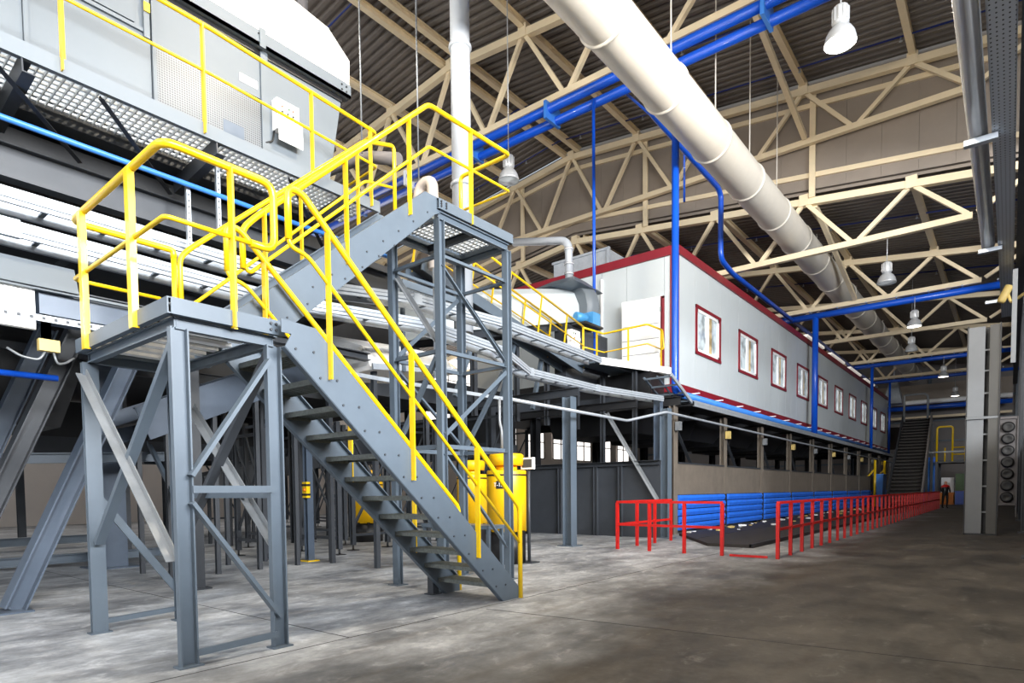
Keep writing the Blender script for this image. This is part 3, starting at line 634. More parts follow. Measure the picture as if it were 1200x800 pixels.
# --- inclined feeding conveyors below the machine
def incl_conv(label, x0, x1, y0, z0, y1, z1, m='steel_blue', hh=.5):
    t = thing('inclined_conveyor', label, 'conveyor', ((x0 + x1) / 2, (y0 + y1) / 2, 0))
    for x in (x0, x1): part('side_plate', MB().beam((x, y0, z0), (x, y1, z1), .06, hh, 'C' if x == x0 else 'D', t=.02), m, t)
    part('belt', MB().hexa([(x0, y0, z0), (x1, y0, z0), (x1, y1, z1), (x0, y1, z1), (x0, y0, z0 + .03), (x1, y0, z0 + .03), (x1, y1, z1 + .03), (x0, y1, z1 + .03)]), 'belt', t)
    n = 5
    for i in range(n):
        f = (i + .5) / n; y = y0 + (y1 - y0) * f; z = z0 + (z1 - z0) * f
        part('roller', MB().tube([(x0, y, z - .12), (x1, y, z - .12)], .05, 8), 'steel_dark', t)
        for x in (x0 + .04, x1 - .04): part('leg', MB().beam((x, y, 0), (x, y, z - .14), .07, .07, 'H', (0, 1, 0), .01), 'steel_dark', t)
    return t
incl_conv('grey inclined conveyor behind the legs of the near landing', -11.2, -10.0, 3.7, 2.35, 7.3, 3.95)
incl_conv('grey inclined conveyor deep below the machine, left of the first', -16.4, -15.2, 7, 1.5, 13, 3.0, 'steel_dark')
pc = thing('conveyor_cover', 'pale sloped conveyor cover seen between the stair rails', 'cover', (-9.3, 7.6, 3.2))
part('cover', MB().hexa([(-9.9, 6.6, 3.35), (-8.3, 6.6, 3.35), (-8.3, 8.6, 3.55), (-9.9, 8.6, 3.55), (-9.8, 6.8, 4.2), (-8.8, 6.8, 3.85), (-8.6, 8.6, 3.95), (-9.8, 8.6, 4.3)]), 'white', pc)

for a_, b_ in ((-9.8, 6.8), (-8.5, 6.8), (-9.8, 8.4), (-8.5, 8.4)): part('leg', B(a_ - .04, a_ + .04, b_ - .04, b_ + .04, 0, 3.5), 'steel_dark', pc)
part('rim', MB().beam((-8.28, 6.6, 3.4), (-8.28, 8.6, 3.6), .04, .1), 'galvanised', pc)
sb = thing('signal_box', 'small white box with a red lamp beside the trays', 'signal light', (-8.2, 6.8, 4.5)); part('housing', B(-8.26, -8.14, 6.72, 6.92, 4.5, 4.72), 'white', sb); part('lamp', MB().lathe([(.04, 0), (.03, .03), (0.001, .04)], (-8.14, 6.76, 4.63), 10, (1, 0, 0)), 'led_red', sb)
mp_ = thing('grating_screen', 'small mesh-floored service platform behind the stair tower', 'platform', (-8.6, 8, 4.8))
g = MB()
for k in range(26): g.box(-9.3, -8.2, 7.2 + k * .06, 7.206 + k * .06, 4.9, 4.94)
for k in range(12): g.box(-9.3 + k * .1, -9.294 + k * .1, 7.2, 8.8, 4.9, 4.94)
part('grating', g, 'galvanised', mp_, kind='stuff'); part('frame', MB().beam((-8.2, 7.2, 4.9), (-8.2, 8.8, 4.9), .05, .12, 'D').beam((-9.3, 7.2, 4.9), (-8.2, 7.2, 4.9), .05, .12, 'C').beam((-8.25, 7.25, 3.4), (-8.25, 7.25, 4.86), .06, .06).beam((-8.25, 8.7, 3.4), (-8.25, 8.7, 4.86), .06, .06), 'steel_grey', mp_)

fm = thing('dark_filler_box', 'added dark box darkening the space deep behind the sorting machine', 'machine', (-18.5, 4, 3.7))  # added to darken the background and block light from the left wall
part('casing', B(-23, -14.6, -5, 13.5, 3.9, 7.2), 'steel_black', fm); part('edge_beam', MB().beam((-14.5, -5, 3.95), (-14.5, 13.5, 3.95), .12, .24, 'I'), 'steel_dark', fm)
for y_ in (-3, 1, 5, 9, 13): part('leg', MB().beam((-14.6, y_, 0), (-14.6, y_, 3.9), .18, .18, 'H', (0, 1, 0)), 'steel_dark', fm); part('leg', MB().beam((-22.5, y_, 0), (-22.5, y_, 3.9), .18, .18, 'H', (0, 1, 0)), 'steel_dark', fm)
tc_ = thing('transfer_casing', 'dark boxed transfer conveyor behind the stair tower below the walkway end', 'conveyor', (-9.7, 7.4, 4.4))
part('casing', B(-11, -8.35, 5.85, 7.1, 4.45, 5.15), 'steel_black', tc_); part('rail', B(-8.35, -8.3, 5.85, 7.1, 4.4, 4.7), 'steel_dark', tc_)

# --- forest of support frames under the line
GL = 'slender dark steel support frame with crossed braces under the sorting line'
def frame(x, y, w_, h, along='x', tagged='steel_dark'):
    t = thing('trestle', GL, 'support frame', (x, y, 0), 'support frames under the line')
    P = [(x, y), (x - w_, y)] if along == 'x' else [(x, y), (x, y + w_)]
    for a, b in P:
        part('leg', MB().beam((a, b, .12), (a, b, h), .1, .1, 'H', (0, 1, 0), .01), tagged, t)
        part('foot', MB().box(a - .1, a + .1, b - .1, b + .1, 0, .015).tube([(a, b, 0), (a, b, .13)], .02, 6), 'steel_black', t)
    (a, b), (c, d) = P
    for z in (.35, h - .1): part('cross_bar', MB().beam((a, b, z), (c, d, z), .06, .06), tagged, t)
    part('brace', MB().beam((a, b, .5), (c, d, h - .2), .05, .05, 'L'), tagged, t); part('brace', MB().beam((c, d, .5), (a, b, h - .2), .05, .05, 'L'), tagged, t)
    return t
for x, y, w_, h, al in [(-11.47, 6.47, 1.2, 2.6, 'x'), (-11.0, 7.8, 1.4, 2.8, 'x'), (-11.6, 8.6, 1.3, 2.8, 'y'), (-10.2, 9.6, 1.4, 3.0, 'x'), (-13.0, 9.4, 1.5, 3, 'x'), (-13.3, 7.6, 1.1, 3, 'x'), (-16.0, 9.8, 1.6, 3, 'x'),
                        (-12.0, 11.6, 1.5, 3.2, 'x'), (-13.9, 12.4, 1.4, 3.2, 'y'), (-17.5, 12.5, 1.6, 3.2, 'x'), (-10.4, 12.6, 1.5, 3.4, 'x'), (-20.0, 9.0, 1.6, 3.2, 'x'), (-19.5, 14, 1.6, 3.2, 'x'), (-24.6, 11, 1.6, 3.2, 'y'),
                        (-12.6, 14.8, 1.6, 2.35, 'x'), (-16.6, 16.4, 1.6, 3.4, 'x'), (-21, 17.5, 1.6, 3.4, 'x'), (-14.2, 18.5, 1.8, 3.6, 'x'), (-18.8, 20.5, 1.8, 3.6, 'x'), (-24, 15.5, 1.8, 3.4, 'x')]: frame(x, y, w_, h, al)
for k, (x, y, lx, ly, z) in enumerate([(-17, 15.0, 9, 1.4, 2.4), (-13, 13.1, 1.6, 7, 3.75), (-19.5, 9, 1.5, 9, 2.4), (-23.5, 13, 1.3, 9, 2.4)]):
    t = thing('belt_conveyor', ['dark belt conveyor running crosswise above the support frames', 'dark belt conveyor running towards the cabin above the support frames', 'dark belt conveyor left of the cabin, second from it', 'dark belt conveyor farthest left above the support frames', 'dark boxed conveyor behind the thick blue-grey column'][k], 'conveyor', (x, y, z))
    part('casing', B(x - lx / 2, x + lx / 2, y - ly / 2, y + ly / 2, z, z + (1.3 if k != 1 else .6)), 'steel_black', t)
    part('side_rail', B(x - lx / 2 - .04, x + lx / 2 + .04, y - ly / 2 - .04, y - ly / 2, z - .05, z + .4), 'steel_dark', t); part('side_rail', B(x + lx / 2, x + lx / 2 + .04, y - ly / 2, y + ly / 2, z - .05, z + .4), 'steel_dark', t)
es = thing('post_with_stop', 'grey post with a yellow and black emergency stop box', 'post', (-10.47, 6.75, 0))
part('shaft', MB().beam((-10.47, 6.75, .02), (-10.47, 6.75, 2.7), .13, .13, 'H', (0, 1, 0), .014), 'steel_blue', es); part('base_plate', B(-10.6, -10.34, 6.62, 6.88, 0, .02), 'yellow', es)
eb = part('stop_box', B(-10.5, -10.36, 6.64, 6.72, 1.22, 1.52), 'yellow', es); part('stripe', MB().box(-10.51, -10.35, 6.63, 6.725, 1.26, 1.3).box(-10.51, -10.35, 6.63, 6.725, 1.44, 1.48), 'black', eb); part('button', MB().lathe([(.03, 0), (.035, .03), (.001, .05)], (-10.4, 6.64, 1.37), 10, (0, -1, 0)), 'orange', eb)

# --- yellow drums
def text_mesh(txt, size):
    c = bpy.data.curves.new('lettering', 'FONT'); c.body = txt; c.size = size; c.align_x = 'CENTER'; c.align_y = 'CENTER'; c.extrude = .0015
    o = bpy.data.objects.new('lettering_tmp', c); col.objects.link(o); dg = bpy.context.evaluated_depsgraph_get(); me = bpy.data.meshes.new_from_object(o.evaluated_get(dg)); bpy.data.objects.remove(o); return me
def drum(x, y, r, label, z0=.5, z1=1.68):
    t = thing('dust_collector', label, 'machine', (x, y, 0), 'yellow dust collectors')
    part('base', MB().lathe([(r * .95, 0), (r * .95, z0 - .02)], (x, y, 0), 24), 'black', t)
    b = part('drum', MB().lathe([(r, z0), (r, z1 - .02), (r * .97, z1)], (x, y, 0), 28), 'yellow_drum', t)
    s = MB()
    for k in range(10): a = k * .628; s.box(x + r * math.cos(a) - .03, x + r * math.cos(a) + .03, y + r * math.sin(a) - .03, y + r * math.sin(a) + .03, z0 - .05, z0 + .02)
    part('clamp', s, 'black', b); part('neck', MB().lathe([(r * .55, z1), (r * .55, z1 + .09)], (x, y, 0), 20), 'yellow_drum', t)
    part('motor_cap', MB().lathe([(r * .85, z1 + .09), (r * .88, z1 + .27), (r * .8, z1 + .3)], (x, y, 0), 24), 'yellow_drum', t)
    part('lid_seam', MB().lathe([(r + .004, z1 - .1), (r + .004, z1 - .07)], (x, y, 0), 28, cap=False), 'black', b)
    return t
d1 = drum(-7.15, 8.7, .36, 'large yellow drum machine with black base behind the foot of the stairs', .58)
th = math.atan2(-8.7, 7.15)
for txt, z, sz, r_ in (('T-1500', 1.42, .1, .365), ):
    plate = MB(); n = 6
    for k in range(n):
        a0 = th - .55 + k * .09; a1 = a0 + .09
        plate.add([(-7.15 + .363 * math.cos(a), 8.7 + .363 * math.sin(a), zz) for zz in (1.35, 1.49) for a in (a0, a1)], [(0, 1, 3, 2)])
    dr = [c for c in d1.children if c.name.startswith('drum')][0]; pl = part('name_plate', plate, 'black', dr)
    me = text_mesh(txt, sz); a = th - .28
    for v in me.vertices:
        ang = a + v.co.x / .37; rr = .366 + v.co.z; v.co = (-7.15 + rr * math.cos(ang) - W[d1.name][0], 8.7 + rr * math.sin(ang) - W[d1.name][1], z + v.co.y)
    me.materials.append(M['white']); o = bpy.data.objects.new('lettering', me); col.objects.link(o); o.parent = dr
drum(-9.2, 10.0, .33, 'yellow drum machine half hidden behind the stair rails', .6)
drum(-13.5, 10.5, .42, 'yellow drum machine seen under the lower stair flight', .5, 1.6)
mo = thing('control_screen', 'white framed control screen beside the large yellow drum', 'screen', (-6.8, 8.9, 0))
part('frame', B(-6.95, -6.67, 8.87, 8.93, 1.7, 1.91), 'white', mo); part('display', B(-6.92, -6.7, 8.866, 8.87, 1.73, 1.88), 'screen', mo); part('stand', MB().tube([(-6.81, 8.92, 0), (-6.81, 8.92, 1.72)], .03, 8), 'steel_dark', mo); part('foot', B(-6.95, -6.67, 8.8, 9.05, 0, .02), 'steel_dark', mo)
wb = thing('work_bench', 'low grey bench frame beside the yellow drum', 'bench', (-6.9, 7.4, 0))
part('top', B(-7.7, -6.2, 7.1, 7.5, .72, .78), 'steel_grey', wb)
for a in (-7.66, -6.24): 
    for b in (7.14, 7.46): part('leg', MB().beam((a, b, 0), (a, b, .72), .05, .05), 'steel_grey', wb)

# ================================================================== SORTING CABIN
CX, CY0, CY1 = -8.0, 18.0, 59.3; CXL = -16.6
cb_ = thing('sorting_cabin', 'long white panelled cabin with maroon trim raised on steel columns', 'cabin', (-12.3, 38.6, 4.2))
WY = [19.38 + 4.045 * k for k in range(10)]; WW = 2.2; WZ0, WZ1 = 5.68, 7.26
def cpan(y0, y1, z0, z1): part('wall_panel', B(CX - .06, CX, y0 + .006, y1 - .006, z0, z1), 'cabin_white', cb_)
prev = CY0 + .02
for y in WY + [CY1]:
    n = max(1, round((y - prev) / 1.0))
    for k in range(n): cpan(prev + (y - prev) * k / n, prev + (y - prev) * (k + 1) / n, 4.55, 8.46)
    if y < CY1:
        for k in range(2):
            a = y + WW / 2 * k; cpan(a, a + WW / 2, 4.55, WZ0); cpan(a, a + WW / 2, WZ1, 8.46)
    prev = y + WW
def cab_window(y, first):
    w0 = part('window', MB().box(CX - .05, CX + .035, y, y + .12, WZ0, WZ1).box(CX - .05, CX + .035, y + WW - .12, y + WW, WZ0, WZ1).box(CX - .05, CX + .04, y, y + WW, WZ1 - .1, WZ1).box(CX - .05, CX + .05, y, y + WW, WZ0, WZ0 + .1), 'maroon', cb_)
    a, b, c, d = y + .12, y + WW - .12, WZ0 + .1, WZ1 - .1; m = (a + b) / 2 - .05
    part('sash', MB().box(CX - .05, CX + .01, a, a + .1, c, d).box(CX - .05, CX + .01, b - .1, b, c, d).box(CX - .05, CX + .01, a, b, c, c + .1).box(CX - .05, CX + .01, a, b, d - .1, d).box(CX - .05, CX + .015, m - .1, m + .1, c, d), 'white', w0)
    part('pane', B(CX - .04, CX - .02, a + .1, m - .1, c + .1, d - .1), 'pane_lit', w0); part('pane', B(CX - .045, CX - .025, m + .1, b - .1, c + .1, d - .1), 'pane_lit', w0)
    part('blind', B(CX - .024, CX - .02, m + .1, m + .42, c + .1, d - .1), 'pane_warm', w0)
for k, y in enumerate(WY): cab_window(y, k == 0)
part('inner_wall', B(CX - .12, CX - .07, CY0 + .1, CY1 - .05, 4.4, 8.4), 'steel_dark', cb_)
# end wall with door opening
DX0, DX1, DZ0, DZ1 = -9.72, -8.42, 5.12, 7.28
x = CX - .22; xs = []
while x > CXL + .2: xs.append(x); x -= 1.13
xs = [-8.22, DX1, DX0, -10.62, -11.75, -12.9, -14.05, -15.2, CXL]
for a, b in zip(xs, xs[1:]):
    if a == DX1: part('wall_panel', B(b + .006, a - .006, CY0, CY0 + .06, DZ1, 8.46), 'cabin_white', cb_); part('wall_panel', B(b + .006, a - .006, CY0, CY0 + .06, 4.55, DZ0), 'cabin_white', cb_)
    else: part('wall_panel', B(b + .006, a - .006, CY0, CY0 + .06, 4.55, 8.46), 'cabin_white', cb_)
part('back_wall', B(CXL, CX - .07, CY1 - .06, CY1, 4.4, 8.46), 'cabin_white', cb_); part('back_wall', B(CXL, CXL + .06, CY0, CY1, 4.4, 8.46), 'cabin_white', cb_)
part('corner_trim', MB().box(CX - .22, CX + .02, CY0 - .03, CY0 - .0, 4.3, 8.5).box(CX - .0, CX + .02, CY0 - .03, CY0 + .1, 4.3, 8.5), 'maroon', cb_)
part('coping', MB().hexa([(CXL, CY0 - .06, 8.46), (CX + .06, CY0 - .06, 8.46), (CX + .06, CY1, 8.46), (CXL, CY1, 8.46), (CXL, CY0 - .04, 8.72), (CX + .03, CY0 - .04, 8.74), (CX + .03, CY1, 8.74), (CXL, CY1, 8.72)]), 'maroon', cb_)
part('base_band', MB().box(CX - .05, CX + .03, CY0, CY1, 4.33, 4.56).box(CXL, CX, CY0 - .02, CY0 + .03, 4.33, 4.56), 'maroon', cb_)
part('floor_slab', B(CXL, CX - .02, CY0, CY1, 4.0, 4.4), 'steel_black', cb_)
dr = part('door', MB().box(DX0, DX0 + .07, CY0 - .03, CY0 + .06, DZ0, DZ1).box(DX1 - .07, DX1, CY0 - .03, CY0 + .06, DZ0, DZ1).box(DX0, DX1, CY0 - .03, CY0 + .06, DZ1 - .07, DZ1).box(DX0 + .07, DX1 - .07, CY0 + .03, CY0 + .06, DZ0, DZ1 - .07), 'maroon', cb_)
a = -.16; hx = DX1 - .1
def dv(u, w_, z): return (hx - u * math.cos(a) + w_ * math.sin(a) * 0, CY0 - .06 + u * math.sin(a) - w_, z)
part('door_leaf', MB().hexa([dv(1.22, 0, DZ0), dv(0, 0, DZ0), dv(0, .05, DZ0), dv(1.22, .05, DZ0), dv(1.22, 0, DZ1 - .02), dv(0, 0, DZ1 - .02), dv(0, .05, DZ1 - .02), dv(1.22, .05, DZ1 - .02)]), 'white', dr)
lm = MB()
for z in (5.55, 6.0, 6.45):
    lm.hexa([dv(1.2, .05, z), dv(.02, .05, z), dv(.02, .056, z), dv(1.2, .056, z), dv(1.2, .05, z + .02), dv(.02, .05, z + .02), dv(.02, .056, z + .02), dv(1.2, .056, z + .02)])
part('door_groove', lm, 'steel_pale', dr)
part('door_hinge', MB().tube([(hx + .02, CY0 - .1, 5.4), (hx + .02, CY0 - .1, 5.55)], .018, 6).tube([(hx + .02, CY0 - .1, 6.8), (hx + .02, CY0 - .1, 6.95)], .018, 6), 'steel_pale', dr)
solo('edge_strip', B(-10.65, -10.58, CY0 - .06, CY0 - .01, 5.3, 8.25), 'white', 'tall thin white strip on the cabin end wall left of the door', 'strip')
# roof unit
ru = thing('roof_unit', 'galvanised sheet box standing on the cabin roof', 'vent', (-12.4, 20.4, 8.74)); part('casing', B(-13.4, -11.1, 19.2, 20.6, 8.74, 9.75), 'galvanised', ru); part('flange', MB().box(-13.45, -11.05, 19.15, 19.2, 9.7, 9.78).box(-11.12, -11.02, 19.14, 19.24, 8.74, 9.78), 'galvanised', ru)
# strip skylight reflectors on the roof edge far away
for k in range(4): solo('roof_light_strip', B(-8.5, -8.25, 34.5 + k * 5.5, 38.2 + k * 5.5, 9.1, 9.22), 'strip_lit', ['fluorescent strip above the cabin roof edge, nearest', 'fluorescent strip above the cabin roof edge, second', 'fluorescent strip above the cabin roof edge, third', 'fluorescent strip above the cabin roof edge, farthest'][k], 'strip light')
# edge services along the cabin
solo('service_pipe', MB().tube([(-7.76, 17.75, 4.17), (-7.76, 58.6, 4.17)], .105, 12), 'blue_light', 'thick blue pipe along the foot of the cabin wall', 'pipe')
bkt = thing('edge_gangway', 'galvanised edge rail and gangway below the blue pipe of the cabin', 'walkway', (-7.4, 38, 3.75))
part('edge_rail', MB().beam((-7.3, 17.6, 3.84), (-7.3, 58.8, 3.84), .05, .17, 'D', t=.012).beam((-7.28, 17.6, 3.86), (-7.28, 58.8, 3.86), .03, .04), 'galvanised', bkt); part('deck', B(-8.0, -7.32, 17.6, 58.8, 3.78, 3.82), 'steel_black', bkt)
for k in range(20): part('pipe_clip', MB().box(-7.9, -7.62, 18.8 + k * 2.02, 18.86 + k * 2.02, 4.3, 4.33).box(-7.78, -7.74, 18.8 + k * 2.02, 18.86 + k * 2.02, 3.84, 4.06), 'white', bkt)
# ladder frame at the corner
ld = thing('ladder_frame', 'galvanised ladder-like frame sloping down at the cabin corner', 'frame', (-7.8, 17, 3.8))
for x in (-7.38, -7.8, -8.2): part('stile', MB().beam((x, 16.2, 4.5), (x, 17.65, 3.88), .05 if x != -7.8 else .03, .1 if x > -7.5 else .05), 'galvanised' if x > -7.5 else 'steel_grey', ld)
for k in range(4): part('rung', MB().beam((-8.2, 16.25 + k * .42, 4.46 - k * .18), (-7.4, 16.25 + k * .42, 4.46 - k * .18), .05, .05), 'steel_grey', ld)

# --- door platform and sloping gangway
pl = thing('door_platform', 'small steel platform in front of the white cabin door', 'platform', (-9.1, 17.2, 4.8))
part('deck', MB().prism([(-9.95, 15.2), (-9.0, 15.2), (-8.18, 17.9), (-9.95, 17.9)], 'z', 4.92, 4.96), 'steel_grey', pl); part('edge_plate', MB().beam((-9.02, 15.15, 4.94), (-8.16, 17.9, 4.94), .04, .2), 'white', pl)
uc = thing('underfloor_shade_box', 'added black box standing for shade below the door platform against the cabin end', 'machine', (-11.5, 17.4, 4.0)); part('casing', B(-14.5, -8.4, 17.0, 17.95, 4.05, 4.85), 'steel_black', uc); part('rim', B(-14.5, -8.35, 16.96, 17.0, 4.05, 4.2), 'steel_dark', uc)  # black box put in to darken the space under the platform
for x in (-9.8, -8.9): part('beam', MB().beam((x, 15.6, 4.86), (x, 16.95, 4.86), .08, .1, 'I'), 'steel_dark', pl)
for x in (-9.85, -8.75): part('leg', MB().beam((x, 16.7, 0), (x, 16.7, 4.9), .12, .12, 'H', (0, 1, 0)), 'steel_dark', pl)
ry = 16.7
rail('yellow handrail in front of the white cabin door', (-9.1, ry, 5),
     [('top_rail', [(-9.8, 15.5, 6.06), (-9.8, ry - .02, 6.1), (-8.35, ry, 6.14), (-8.3, ry + .9, 6.14), (-8.3, ry + 1.0, 5.6), (-8.3, ry + .8, 5.55)], .03, .08), ('mid_rail', [(-9.8, 15.5, 5.5), (-9.8, ry, 5.54), (-8.35, ry, 5.58), (-8.3, ry + .85, 5.55)], .02, .05)],
     [((-9.8, 15.55, 4.9), (-9.8, 15.55, 6.05), .06, .06, X_), ((-9.8, 16.3, 4.95), (-9.8, 16.3, 6.08), .06, .06, X_), ((-8.95, ry, 4.95), (-8.95, ry, 6.12), .07, .06, X_), ((-8.3, ry + .85, 4.95), (-8.3, ry + .85, 6.12), .07, .06, X_)])
gw = thing('sloping_gangway', 'sloping steel gangway beside the white conveyor cover', 'walkway', (-10.1, 12, 4.8))
part('stringer', MB().beam((-9.82, 9.2, 6.15), (-9.82, 15.5, 4.86), .04, .26), 'steel_grey', gw); part('stringer', MB().beam((-10.34, 9.2, 6.15), (-10.34, 15.5, 4.86), .04, .26), 'steel_grey', gw)
part('deck', MB().beam((-10.08, 9.2, 6.22), (-10.08, 15.5, 4.93), .5, .03), 'steel_dark', gw)
for xx, lab in ((-9.79, 'yellow handrail on the near side of the sloping gangway'), (-10.34, 'yellow handrail on the far side of the sloping gangway')):
    z = lambda y: 7.4 - (y - 9) * .2025 + (.0 if xx > -10 else -.0)
    rail(lab, (xx, 12, 5.4), [('top_rail', [(xx, 9.3, z(9.3)), (xx, 15.5, z(15.5)), ], .03, 0), ('mid_rail', [(xx, 9.3, z(9.3) - .55), (xx, 15.5, z(15.5) - .55)], .02, 0)],
         [((xx, y - .22, z(y) - 1.15), (xx, y, z(y)), .06, .05, X_) for y in (9.6, 10.9, 12.2, 13.5, 14.7)])
# --- covered conveyor entering the cabin
cc = thing('covered_conveyor', 'white covered conveyor rising into the cabin end wall', 'conveyor', (-11, 14.5, 4.5))
oc = [(-.75, -.45), (.75, -.45), (.75, .05), (.58, .42), (.25, .62), (-.25, .62), (-.58, .42), (-.75, .05)]
pts = [(-11.2, 10.2, 5.45), (-11.2, 12.9, 6.12), (-11.2, 14.8, 6.6), (-11.2, 16.5, 7.02)]
for a, b in zip(pts, pts[1:]): part('cover', MB().sweep(oc, V(a) + (V(b) - V(a)).normalized() * .012, b), 'cabin_white', cc)
part('end_guard', MB().lathe([(.85, 0), (.85, .5), (.5, .75)], (-10.9, 16.45, 6.95), 16, (.3, 1, .1)), 'machine_grey', cc)
part('frame', MB().beam((-10.46, 10.2, 4.9), (-10.46, 16.6, 6.45), .08, .2, 'C').beam((-11.7, 10.2, 4.9), (-11.7, 16.6, 6.45), .08, .2, 'C'), 'steel_dark', cc)
for y, h in ((11.5, 5.1), (13.2, 5.5), (14.6, 5.85), (16.2, 6.3)): part('leg', MB().beam((-10.46, y, 3.2), (-10.46, y, h), .12, .12, 'H', (0, 1, 0)), 'steel_dark', cc); part('leg', MB().beam((-10.46, y - .7, 3.6), (-10.46, y, h), .1, .1), 'steel_grey', cc)
part('skirt', B(-10.6, -10.2, 15.2, 17.6, 4.6, 6.2), 'steel_dark', cc)
mt = part('drive_motor', MB().lathe([(.10, -.42), (.14, -.4), (.14, 0), (.1, .02)], (-9.95, 15.9, 6.42), 14, (.25, 1, 0)), 'motor_blue', cc); part('gearbox', B(-10.12, -9.75, 15.98, 16.4, 6.25, 6.62), 'motor_blue', mt); part('motor_bracket', B(-10.2, -9.7, 15.5, 16.5, 6.18, 6.24), 'black', mt)
hd = thing('extraction_hood', 'dark extraction hood with vent pipe over the conveyor cover', 'hood', (-11, 16, 7.6))
part('hood', MB().hexa([(-11.75, 15.5, 7.5), (-10.1, 15.5, 7.5), (-10.1, 17.2, 7.5), (-11.75, 17.2, 7.5), (-11.3, 16.1, 7.85), (-10.5, 16.1, 7.85), (-10.5, 16.7, 7.85), (-11.3, 16.7, 7.85)]), 'steel_grey', hd)
part('vent_pipe', MB().tube([(-10.8, 16.3, 7.8), (-10.8, 16.3, 9.05), (-12.9, 16.2, 9.5)], .12, 12, .3), 'pipe_grey', hd)
for z in (8.0, 8.3, 8.75): part('pipe_clamp', MB().lathe([(.15, 0), (.15, .06)], (-10.8, 16.3, z), 12), 'aluminium', hd)
ct = thing('local_control_box', 'white local control box beside the gangway rail', 'control box', (-9.95, 15.3, 5.1))
part('housing', B(-10.05, -9.9, 15.05, 15.5, 5.35, 5.95), 'white', ct); part('dial', MB().lathe([(.1, 0), (.1, .02)], (-9.9, 15.4, 5.72), 12, (1, 0, 0)), 'white', ct)
for dy, dz, m_ in ((15.15, 5.85, 'green'), (15.25, 5.85, 'black'), (15.2, 5.72, 'orange')): part('button', MB().lathe([(.025, 0), (.02, .02)], (-9.9, dy, dz), 8, (1, 0, 0)), m_, ct)
for k in range(4): part('cable', MB().tube([(-9.95, 15.1 + k * .1, 5.35), (-9.95, 15.12 + k * .1, 4.95)], .02, 6), 'steel_pale', ct)

# ================================================================== UNDER THE CABIN
CK = [16.9 + 4.0 * k for k in range(11)]
for k, y in enumerate(CK):
    t = thing('cabin_column', ['first', 'second', 'third', 'fourth', 'fifth', 'sixth', 'seventh', 'eighth', 'ninth', 'tenth', 'eleventh'][k] + ' steel column under the cabin edge, counted from the near corner', 'column', (-7.62, y, 0), 'columns under the cabin')
    part('shaft', MB().beam((-7.62, y, 0), (-7.62, y, 3.72), .16, .26, 'H', (0, 1, 0), .02), 'brown_panel', t)
    part('inner_shaft', MB().beam((-12.6, y, 0), (-12.6, y, 4.0), .26, .26, 'H', (0, 1, 0), .02), 'steel_black', t)
    part('cross_beam', MB().beam((-16, y, 3.85), (-7.4, y, 3.85), .2, .26, 'I', t=.02), 'steel_black', t)
    part('bay_wall', B(-15.5, -7.75, y - .03, y + .03, 0, 2.1), 'steel_black', t)
    part('valve', MB().box(-7.5, -7.35, y - .15, y - .02, 3.0, 3.25).box(-7.5, -7.4, y - .02, y + .05, 3.05, 3.2), 'mustard' if k % 2 else 'steel_pale', t)
for k, (a, b) in enumerate(zip(CK, CK[1:])):
    nm = ['first', 'second', 'third', 'fourth', 'fifth', 'sixth', 'seventh', 'eighth', 'ninth', 'tenth'][k]
    bp2 = thing('bunker_front', nm + ' brown bunker panel with blue slatted flap, counted from the near corner', 'bunker', (-7.6, (a + b) / 2, 0), 'bunker fronts under the cabin')
    part('panel', B(-7.6, -7.56, a + .14, b - .14, 1.16, 2.1), 'brown_panel', bp2); part('knee_brace', MB().beam((-7.75, a + .2, 3.4), (-7.75, a + 1.7, 2.05), .1, .1, 'L'), 'steel_dark', bp2); part('rim', B(-7.62, -7.53, a + .14, b - .14, 2.07, 2.11), 'steel_dark', bp2)
    for q in range(5):
        z = .12 + q * .21; x0 = -7.52 + .02 * (q % 2)
        part('slat', MB().prism([(x0 - .03, z), (x0 + .02, z), (x0 + .06, z + .1), (x0 + .02, z + .185), (x0 - .03, z + .185)], 'y', a + .14, b - .2), 'blue_flap', bp2)
    part('slat_end', B(-7.56, -7.44, b - .2, b - .14, .1, 1.15), 'steel_black', bp2)
for k in range(6):
    y = 18.9 + k * 4
    solo('hanging_chute', MB().hexa([(-12.4, y - 1.2, 3.1), (-9.2, y - 1.2, 3.1), (-9.2, y + 1.2, 3.1), (-12.4, y + 1.2, 3.1), (-12.4, y - 1.7, 4.0), (-8.6, y - 1.7, 4.0), (-8.6, y + 1.7, 4.0), (-12.4, y + 1.7, 4.0)]), 'steel_black', ['first', 'second', 'third', 'fourth', 'fifth', 'sixth'][k] + ' black drop chute hanging below the cabin floor from the near end', 'chute', 'drop chutes below the cabin')
# dark end wall of the bunkers facing the aisle
ew = thing('bunker_end_wall', 'dark grey sheet wall with ribs closing the bunker below the cabin', 'wall', (-11, 15.5, 0))
xe = [-7.35, -8.55, -9.35, -10.6, -11.85, -13.1, -14.3]
for a, b in zip(xe, xe[1:]): part('sheet', B(b + .01, a - .01, 15.5, 15.53, 0, 2.0), 'steel_dark', ew); part('rib', MB().beam((b, 15.45, 0), (b, 15.45, 2.0), .12, .1, 'H', (0, 1, 0)), 'steel_dark', ew)
part('top_rail', MB().beam((-14.3, 15.46, 2.05), (-7.35, 15.46, 2.05), .14, .12, 'C'), 'steel_dark', ew); part('brace', MB().beam((-8.95, 15.38, 3.5), (-7.4, 15.38, 1.05), .12, .08, 'L'), 'steel_pale', ew)
column(-7.3, 15.7, 3.5, .24, 'steel_grey', 'grey column at the near corner of the bunker wall behind the red rail')
column(-8.1, 12.2, 3.5, .24, 'steel_grey', 'free grey column left of the red rail carrying the trays')
column(-7.95, 16.6, 3.9, .2, 'steel_blue', 'blue-grey column inside the bunker corner below the ladder frame')
column(-11.4, 13.2, 3.9, .2, 'steel_dark', 'dark column behind the yellow drum below the trays')
